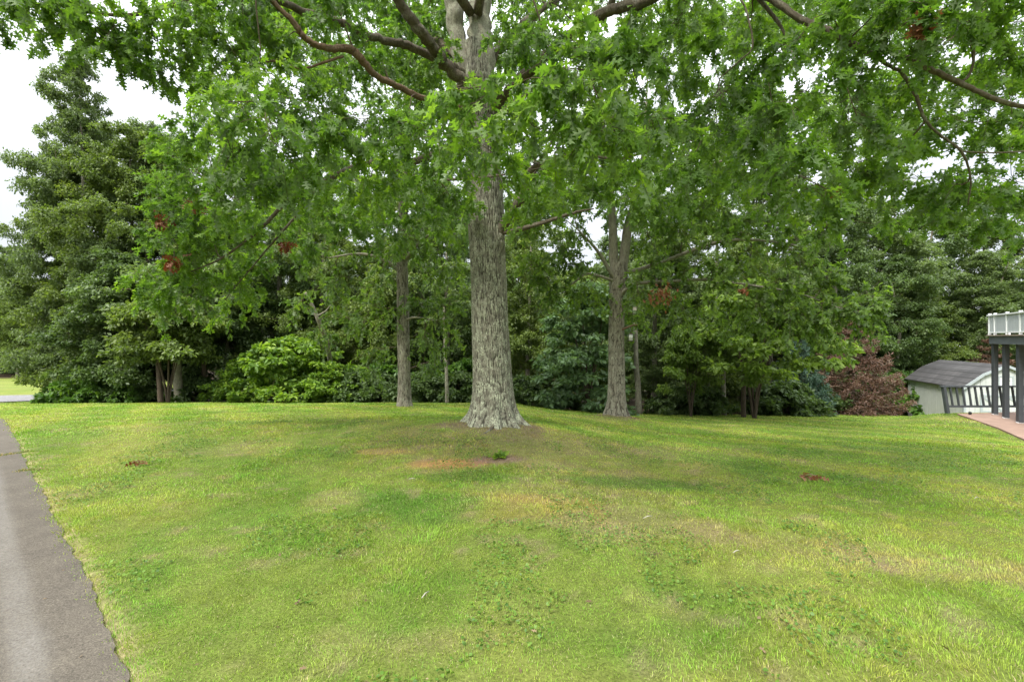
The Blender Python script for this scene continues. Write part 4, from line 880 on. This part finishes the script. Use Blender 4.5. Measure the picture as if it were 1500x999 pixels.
ds['group'] = ds2['group'] = 'dead spruces'
bs = conifer('spruce', 'blue green spruce leaning against the left side of the dead spruce', 302, 4.4, 1.8, M_BLUE, 15, twig=M_TWIG, up=.2, droop=.4); put(bs, 1170, 21.4, .85, sz=.9)

# ------------------------------------------------------------------ shed
u = np.array([.303, .953]); v = np.array([.953, -.303]); NC = np.array([20.84, 21.0]); LEN, WID = 4.88, 3.0
ZE, ZR, ZB = -.70, .30, -2.9
def SM(V): V = np.asarray(V, float); return np.column_stack([V[:, 0]*v[0]+V[:, 1]*u[0], V[:, 0]*v[1]+V[:, 1]*u[1], V[:, 2]])      # local x along the gable, y along the wall
shed = empty('shed', (NC[0], NC[1], 0)); tag(shed, 'white barn shed with dark shingled gambrel roof beyond the lawn', 'shed')
m, t, o = newmat('shed_siding'); vv = mapping(t, (1, 1, 1)); n = noise(t, 3, 5, vv); n2 = noise(t, 2, 5, mapping(t, (9, 9, .5)))
c = mixc(t, ramp(t, n, [(.3, (.43, .45, .445)), (.7, (.51, .53, .525))]), ramp(t, n2, [(.3, (.88, .9, .86)), (.7, (1.05, 1.05, 1.05))]), 1.0, 'MULTIPLY')
p = t.nodes.new('ShaderNodeBsdfPrincipled'); p.inputs['Roughness'].default_value = .6; t.links.new(c, p.inputs['Base Color']); t.links.new(p.outputs[0], o.inputs[0]); M_SIDE = m
M_TRIM = plain('shed_trim', (.33, .37, .385), .6, .08); M_WHITE = plain('white_paint', (.62, .64, .63), .5, .05)
def wallz(x):
    h = WID/2; xx = abs(x-h); k = h*.55
    return ZR-(ZR-(ZE+.62))*xx/k if xx < k else (ZE+.62)-.62*(xx-k)/(h-k)
g = Geo(); nb = 24                                                         # long wall of grooved boards
def groove(g, n, L_, fn, top):
    for k in range(n):
        a, b = L_*k/n, L_*(k+1)/n
        x0, x1 = a+.008, b-.008
        fn(g, x0, x1, top)
for k in range(nb): box(g, 0, .03, LEN*k/nb+.006, LEN*(k+1)/nb-.006, ZB, ZE+.02, 0, SM)
box(g, .02, .05, .01, LEN-.01, ZB, ZE+.02, 0, SM); box(g, WID-.05, WID, 0.01, LEN-.01, ZB, ZE+.02, 0, SM)
for yy in (0, LEN):
    s_ = -1 if yy == 0 else 1
    for k in range(15):
        x0, x1 = WID*k/15+.006, WID*(k+1)/15-.006; ya, yb = (yy-.02, yy+.01) if yy == 0 else (yy-.01, yy+.02)
        V = [(x0, ya, ZB), (x1, ya, ZB), (x1, yb, ZB), (x0, yb, ZB), (x0, ya, wallz(x0)), (x1, ya, wallz(x1)), (x1, yb, wallz(x1)), (x0, yb, wallz(x0))]
        g.add(SM(V), [np.array([[0, 3, 2, 1], [4, 5, 6, 7], [0, 1, 5, 4], [1, 2, 6, 5], [2, 3, 7, 6], [3, 0, 4, 7]])])
    prof = [(0.03, ZB), (0.03, ZE), (WID/2-WID*.275, wallz(WID/2-WID*.275)), (WID/2, ZR), (WID/2+WID*.275, wallz(WID/2+WID*.275)), (WID-.03, ZE), (WID-.03, ZB)]
    V = [(a, yy+(.015 if yy == 0 else -.015), b-.01) for a, b in prof]; g.add(SM(V), [np.array([list(range(7))])])
V0 = lambda o: o
def shift(o): o.location = (-NC[0]+NC[0], 0, 0); return o
o = g.build('wall', M_SIDE, shed, smooth=False)
m, t, o2 = newmat('shingles'); tcn = t.nodes.new('ShaderNodeTexCoord'); br = t.nodes.new('ShaderNodeTexBrick'); br.inputs['Scale'].default_value = 1
mp = t.nodes.new('ShaderNodeMapping'); mp.inputs['Rotation'].default_value = (0, 0, -math.atan2(u[1], u[0])); t.links.new(tcn.outputs['Object'], mp.inputs['Vector'])
sx = t.nodes.new('ShaderNodeSeparateXYZ'); t.links.new(mp.outputs[0], sx.inputs[0]); cx_ = t.nodes.new('ShaderNodeCombineXYZ')
ad = t.nodes.new('ShaderNodeMath'); ad.operation = 'MULTIPLY_ADD'; t.links.new(sx.outputs['Z'], ad.inputs[0]); ad.inputs[1].default_value = 1.6; t.links.new(sx.outputs['Y'], ad.inputs[2])
t.links.new(sx.outputs['X'], cx_.inputs[0]); t.links.new(ad.outputs[0], cx_.inputs[1]); t.links.new(cx_.outputs[0], br.inputs['Vector'])
br.inputs['Brick Width'].default_value = .33; br.inputs['Row Height'].default_value = .10; br.inputs['Mortar Size'].default_value = .012
br.inputs['Color1'].default_value = (.036, .036, .037, 1); br.inputs['Color2'].default_value = (.056, .055, .056, 1); br.inputs['Mortar'].default_value = (.026, .026, .026, 1)
c = mixc(t, br.outputs['Color'], ramp(t, noise(t, 2.5, 6), [(.3, (.8, .8, .8)), (.7, (1.35, 1.32, 1.3))]), 1.0, 'MULTIPLY')
p = t.nodes.new('ShaderNodeBsdfPrincipled'); p.inputs['Roughness'].default_value = .9; t.links.new(c, p.inputs['Base Color']); t.links.new(p.outputs[0], o2.inputs[0]); M_SHIN = m
g = Geo(); rp = [(-.12, ZE-.04), (WID/2-WID*.275, wallz(WID/2-WID*.275)+.03), (WID/2, ZR+.05), (WID/2+WID*.275, wallz(WID/2+WID*.275)+.03), (WID+.12, ZE-.04)]
for (a, b), (c_, d_) in zip(rp[:-1], rp[1:]):
    V = [(a, -.12, b), (c_, -.12, d_), (c_, LEN+.12, d_), (a, LEN+.12, b)]; V += [(x_, y_, z_+.045) for x_, y_, z_ in V]
    g.add(SM(V), [np.array([[0, 1, 2, 3], [7, 6, 5, 4], [0, 4, 5, 1], [1, 5, 6, 2], [2, 6, 7, 3], [3, 7, 4, 0]])])
g.build('roof', M_SHIN, shed, smooth=False)
g = Geo()
for (a, b), (c_, d_) in zip(rp[:-1], rp[1:]): 
    p0, p1 = SM([(a, -.135, b-.015)])[0], SM([(c_, -.135, d_-.015)])[0]; beam(g, p0, p1, .03, .11)
box(g, -.012, .06, -.045, -.021, ZB, ZE, 0, SM); box(g, WID-.06, WID+.012, -.045, -.021, ZB, ZE, 0, SM); box(g, -.02, -.001, -.012, .06, ZB, ZE-.02, 0, SM)
g.build('trim', M_TRIM, shed, smooth=False)
g = Geo(); xa = WID/2-.27; 
for (a, b, c_, d_) in ((xa, xa+.54, -.62, -.56), (xa, xa+.54, -.18, -.12), (xa, xa+.05, -.56, -.18), (xa+.49, xa+.54, -.56, -.18)): box(g, a, b, -.05, -.022, c_, d_, 0, SM)
wf = g.build('gable_panel', M_TRIM, shed, smooth=False); g = Geo(); box(g, xa+.05, xa+.49, -.035, -.022, -.56, -.18, 0, SM); g.build('panel', M_WHITE, wf, smooth=False)
g = Geo(); bx_, bz_ = WID/2, -.37                                             # flying bird cut-out
bird = [(-.15, .0), (-.07, .015), (-.02, .0), (.02, .05), (.10, .065), (.17, .045), (.08, .03), (.05, .0), (.03, -.03), (-.02, -.035), (-.09, -.02)]
V = [(bx_+a, -.038, bz_+b) for a, b in bird]+[(bx_+a, -.046, bz_+b) for a, b in bird]; nb_ = len(bird)
g.add(SM(V), [np.array([list(range(nb_))]), np.array([list(range(nb_, 2*nb_))[::-1]])]+[np.array([[k, (k+1) % nb_, (k+1) % nb_+nb_, k+nb_]]) for k in range(nb_)])
g.build('bird_cutout', plain('black_paint', (.02, .02, .02), .5, .05), wf, smooth=False)
for sgn in (0, 1):
    g = Geo(); x0 = WID/2-.92+sgn*.93; x1 = x0+.90; z0, z1 = ZB+.35, ZE-.28
    box(g, x0, x1, -.045, -.022, z0, z1, 0, SM); dr = g.build('door', M_SIDE, shed, smooth=False); g = Geo()
    for (a, b, c_, d_) in ((x0, x0+.09, z0, z1), (x1-.09, x1, z0, z1), (x0+.09, x1-.09, z1-.09, z1), (x0+.09, x1-.09, z0, z0+.09), (x0+.09, x1-.09, (z0+z1)/2-.045, (z0+z1)/2+.045)): box(g, a, b, -.065, -.046, c_, d_, 0, SM)
    p0, p1 = SM([(x0+.1, -.055, z0+.1)])[0], SM([(x1-.1, -.055, (z0+z1)/2-.05)])[0]; beam(g, p0, p1, .016, .07)
    p0, p1 = SM([(x0+.1, -.055, z1-.1)])[0], SM([(x1-.1, -.055, (z0+z1)/2+.05)])[0]; beam(g, p0, p1, .016, .07)
    g.build('door_trim', M_TRIM, dr, smooth=False)
for o in shed.children_recursive: pass

# ------------------------------------------------------------------ deck, its railing and the patio fence
M_GREY = plain('grey_paint', (.060, .068, .076), .55, .1, 5); M_PAINT2 = plain('deck_fascia', (.12, .135, .145), .6, .1, 4); M_RAIL = plain('rail_white', (.74, .76, .76), .5, .06, 6)
M_PANEL = plain('rail_panel', (.42, .45, .46), .55, .10, 3, stretch=(6, 6, .6)); M_BOARD = plain('deck_board', (.30, .25, .20), .8, .15, 5)
deck = empty('deck', (16.3, 15.5, PZ)); tag(deck, 'raised timber deck on grey posts at the right edge, white panelled railing on top', 'deck')
DO = np.array([16.3, 15.5, PZ]); ea = nrm(np.array([-.49, -.87, 0.])); eb = nrm(np.array([.87, -.49, 0.])); ZD = 1.70
def DM(a, b, z): return ea*a+eb*b+np.array([0, 0, z-PZ])
def dbox(g, a0, a1, b0, b1, z0, z1):
    V = np.array([DM(a, b, z) for z in (z0, z1) for b in (b0, b1) for a in (a0, a1)]); g.add(V, [np.array([[0, 2, 3, 1], [4, 5, 7, 6], [0, 1, 5, 4], [2, 6, 7, 3], [0, 4, 6, 2], [1, 3, 7, 5]])[:, ::-1]])
g = Geo()
for k in range(36): dbox(g, -.06+k*.142, -.06+k*.142+.134, -.08, 4.4, ZD-.035, ZD)
g.build('floor_board', M_BOARD, deck, smooth=False)
g = Geo(); dbox(g, -.03, 5.0, -.03, .03, ZD-.30, ZD-.037); dbox(g, -.03, .03, .032, 4.4, ZD-.30, ZD-.037)
for k in range(10): dbox(g, .5+k*.45, .54+k*.45, .032, 4.3, ZD-.22, ZD-.037)
g.build('beam', M_PAINT2, deck, smooth=False)
for (a, b) in ((-.02, .11), (.80, .11), (1.75, .11), (.12, 2.6), (4.6, .11)):
    g = Geo(); w_ = .095 if a < 2 else .10; x, y = (ea*a+eb*b)[:2]+DO[:2]; dbox(g, a-w_, a+w_, b-w_*.6, b+w_*.6, PZ+.03, ZD-.301); o = g.build('post', M_GREY, deck, smooth=False)
    g = Geo(); dbox(g, a-w_*.8, a+w_*.8, b-w_*.7, b+w_*.7, PZ, PZ+.03); g.build('base_plate', M_RAIL, o, smooth=False)
g = Geo(); dbox(g, -.09, 5.0, -.075, .045, ZD+.64, ZD+.68); dbox(g, -.08, -.01+.03, .046, 4.4, ZD+.64, ZD+.68); dbox(g, -.06, 5.0, -.05, .0, ZD+.06, ZD+.10)
g.build('rail', M_RAIL, deck, smooth=False)
for k in range(7):
    a = max(0, k*.88-.45); g = Geo(); dbox(g, a-.03, a+.03, -.055, .005, ZD+.001, ZD+.70); dbox(g, a-.038, a+.038, -.063, .013, ZD+.70, ZD+.72); g.build('rail_post', M_RAIL, deck, smooth=False)
for k in range(6):
    a = max(0, k*.88-.45); a2 = (k+1)*.88-.45; g = Geo(); nq = 7 if k else 3; wq = (a2-a-.066)/nq
    for q in range(nq): dbox(g, a+.033+q*wq, a+.033+(q+1)*wq-.004, -.036, -.016, ZD+.10, ZD+.64)
    g.build('rail_panel', M_PANEL, deck, smooth=False)
for k in range(8):
    b = .45+k*.45; g = Geo(); dbox(g, -.055, .005, b-.03, b+.03, ZD+.001, ZD+.70); g.build('rail_post', M_RAIL, deck, smooth=False)
g = Geo(); dbox(g, -.036, -.016, .05, 4.3, ZD+.10, ZD+.64); g.build('rail_panel', M_PANEL, deck, smooth=False)

fence = empty('railing', (15.05, 15.75, PZ)); tag(fence, 'low dark grey railing with slanting balusters on the patio behind the deck posts', 'railing')
g = Geo(); lean = np.array([-.14, 0, 0])
def fb(g, x, h0, h1, w_, d_): beam(g, np.array([x, 0, h0])+lean*h0/.92, np.array([x, 0, h1])+lean*h1/.92, w_, d_, up=(0, 1, 0))
box(g, -.22, 6.5, -.045, .045, .90, .95); box(g, -.02, 6.5, -.025, .025, .20, .27); g.build('rail', M_GREY, fence, smooth=False)
g = Geo(); fb(g, .02, 0, .899, .09, .11); g.build('post', M_GREY, fence, smooth=False)
g = Geo(); fb(g, 3.2, 0, .899, .09, .11); g.build('post', M_GREY, fence, smooth=False)
for k in range(28):
    if k == 14: continue
    g = Geo(); fb(g, .24+k*.215, .271, .899, .04, .055); g.build('baluster', M_GREY, fence, smooth=False)
g = Geo(); P = at(1411, 602, 15.5); tube(g, [(0, 0, 0), (0, 0, .07)], [.035, .05], 10); tube(g, [(0, 0, .07), (0, 0, .10)], [.055, .02], 10); o = g.build('garden_light', plain('black_metal', (.02, .02, .02), .4, .1)); o.location = (15.55, 15.45, PZ); tag(o, 'little black path light at the foot of the dark grey railing', 'garden light')

# ------------------------------------------------------------------ far white house
hs = empty('house', (58, 60, -7)); hs.rotation_euler = (0, 0, .35); tag(hs, 'white house with a pale roof glimpsed through leaves above the shed', 'house')
g = Geo(); box(g, -6, 6, -4, 4, -1, 5.6); V = [(-6, -3.99, 5.6), (-6, 3.99, 5.6), (-6, 0, 8.0), (6, -3.99, 5.6), (6, 3.99, 5.6), (6, 0, 8.0)]; g.add(V, [np.array([[0, 2, 1], [3, 4, 5]])]); g.build('wall', M_WHITE, hs, smooth=False)
g = Geo()
for s_ in (-1, 1):
    V = [(-6.4, s_*4.4, 5.38), (6.4, s_*4.4, 5.38), (6.4, 0, 8.05), (-6.4, 0, 8.05)]; V += [(a, b, c+.15) for a, b, c in V]; g.add(V, [np.array([[0, 1, 2, 3], [4, 7, 6, 5], [0, 4, 5, 1], [1, 5, 6, 2], [3, 2, 6, 7], [0, 3, 7, 4]])])
g.build('roof', plain('pale_roof', (.4, .4, .42), .8, .1), hs, smooth=False)
for xw in (-4, -1.3, 1.3, 4):
    for zw in (1.0, 3.6):
        g = Geo(); box(g, xw-.5, xw+.5, -4.06, -4.003, zw, zw+1.3); wn = g.build('window', M_TRIM, hs, smooth=False); g = Geo(); box(g, xw-.42, xw+.42, -4.09, -4.063, zw+.08, zw+1.22); g.build('pane', plain('glass_dark', (.03, .04, .05), .15, .05), wn, smooth=False)

# ------------------------------------------------------------------ small things on the lawn
def leaf_pile(px, py, n, s, lab, seed):
    Y = 1.6*F/(py-HZ)
    for _ in range(6):
        X = (px-750)/F*Y; Y = (EYE-gz1(X, Y))*F/(py-HZ)
    X = (px-750)/F*Y; z = gz1(X, Y); g = Geo(); rs = RS(seed); P = rs.randn(n, 3)*np.array([s, s*.6, .012])+np.array([0, 0, .045]); P[:, 2] = np.abs(P[:, 2])
    leaves(g, OAK_T, OAK_F, P, rs.randn(n, 3)*np.array([1, 1, .3]), rs.randn(n, 3)*.5+np.array([0, 0, 1]), .12, rs.rand(n)); tube(g, [(-s, 0, .04), (0, .02, .06), (s*1.2, 0, .05)], .004, 5, 1)
    o = g.build('fallen_leaves', [M_DEADL, M_DRYTWIG]); o.location = (X, Y, z); tag(o, lab, 'fallen leaves', 'fallen leaf clusters on the lawn')
leaf_pile(1187, 702, 12, .07, 'rust brown fallen oak leaf cluster on the right lawn', 3); leaf_pile(198, 682, 7, .04, 'small rust brown fallen leaf cluster near the driveway on the left', 4)
M_STICK = plain('stick_pale', (.36, .34, .28), .8, .1)
for i, (px, py, l, a_, lab) in enumerate(((950, 763, .10, .3, 'pale twig lying right of centre lawn'), (625, 879, .07, .9, 'pale short twig in the grass at bottom centre'), (603, 706, .06, -.2, 'tiny pale twig left of the orange moss patch'), (1080, 815, .06, .1, 'tiny white chip on the tan strip at right'), (1432, 734, .08, .2, 'pale twig near the right edge of the lawn'))):
    Y = 1.6*F/(py-HZ)
    for _ in range(6):
        X = (px-750)/F*Y; Y = (EYE-gz1(X, Y))*F/(py-HZ)
    X = (px-750)/F*Y; g = Geo(); tube(g, [(-l*.55, 0, .032), (0, .012, .040), (l*.55, .02, .034)], [.003, .004, .002], 5); o = g.build('twig', M_STICK); o.location = (X, Y, gz1(X, Y)); o.rotation_euler = (0, 0, a_); tag(o, lab, 'twig')
# broad-leaved weed by the orange patch
X, Y = -.17, 6.05; g = Geo(); rs = RS(9); n = 22; P = rs.randn(n, 3)*np.array([.05, .04, 0])+np.array([0, 0, .01]); d = rs.randn(n, 3)*np.array([1, 1, .2])+np.array([0, 0, .7])
leaves(g, BR_T, BR_F, P, d, rs.randn(n, 3)*.3+np.array([0, 0, 1]), .11, rs.rand(n)); o = g.build('weed', M_BUSH); o.location = (X, Y, gz1(X, Y)); tag(o, 'yellow tinged broad leaved weed right of the orange moss patch', 'weed')
# tufts in the driveway cracks
g = Geo(); rs = RS(44); cc = []
for (pa, pb) in (((-5, 668), (46, 661)), ((25, 690), (62, 687))):
    for k in range(150):
        s_ = rs.rand(); px = pa[0]+(pb[0]-pa[0])*s_; py = pa[1]+(pb[1]-pa[1])*s_; Y = 1.6*F/(py-HZ); X = (px-750)/F*Y+rs.randn()*.03; Y += rs.randn()*.03; h_ = rs.uniform(.01, .03); a_ = rs.rand()*6.28; w_ = .006; z = height(np.array([X]), np.array([Y]))[0]+.006
        g.add([(X-w_*math.cos(a_), Y-w_*math.sin(a_), z), (X+w_*math.cos(a_), Y+w_*math.sin(a_), z), (X+rs.randn()*.015, Y+rs.randn()*.015, z+h_)], [np.array([[0, 1, 2]])]); cc += [rs.choice([0, 1])*np.array([.2, .1, .08])+np.array([.14, .18, .05])]*3
tag(g.build('crack_grass', M_GRASS, cols=np.array(cc), smooth=False), 'dry grass sprouting from the driveway cracks', 'grass', kind='stuff')
# clover and plantain patches, crumbs of dead leaf
rs = RS(64); cx2 = rs.uniform(-6, 9, 90000); cy2 = rs.uniform(1.8, 9.5, 90000); k = (fbm(cx2*1.6, cy2*1.6, o=3, seed=131) > .60) & (edge_dist(cx2, cy2) > .05) & (np.hypot(cx2-TX, cy2-TY) > .8) & (np.abs(cx2) < 1.2*cy2+.3); cx2, cy2 = cx2[k], cy2[k]
n2_ = len(cx2); g = Geo(); Pc = np.column_stack([cx2, cy2, gz(cx2, cy2)+rs.uniform(.012, .034, n2_)]); dc = rs.randn(n2_, 3)*np.array([1, 1, .35])
leaves(g, BR_T*np.array([1.5, 1, .6]), BR_F, Pc, dc, rs.randn(n2_, 3)*.4+np.array([0, 0, 1]), rs.uniform(.012, .026, n2_), rs.rand(n2_))
tag(g.build('clover', leaf_mat('clover_leaf', (.05, .11, .015), (.09, .18, .022), (.15, .25, .035), None, .3)), 'patches of low broad leaved clover and weeds in the lawn', 'ground cover', kind='stuff')
g = Geo(); n3_ = 300; X3 = rs.uniform(-5, 8, n3_); Y3 = 1.9+8*rs.rand(n3_)**1.3; k = (edge_dist(X3, Y3) > -1.6) & (np.hypot(X3-TX, Y3-TY) > .6); X3, Y3 = X3[k], Y3[k]; n3_ = len(X3)
on = edge_dist(X3, Y3) > 0; Z3 = np.where(on, gz(X3, Y3)+.022, height(X3, Y3)+.010)
leaves(g, LOB_T, LOB_F, np.column_stack([X3, Y3, Z3]), rs.randn(n3_, 3)*np.array([1, 1, .15]), rs.randn(n3_, 3)*.35+np.array([0, 0, 1]), rs.uniform(.012, .038, n3_), rs.rand(n3_)); tag(g.build('leaf_litter', leaf_mat('litter_leaf', (.10, .065, .035), (.17, .115, .065), (.27, .20, .12), None, .2)), 'crumbs of brown dead oak leaf scattered over lawn and driveway', 'leaf litter', kind='stuff')
print('trees deep', cnt, 'blades', n)
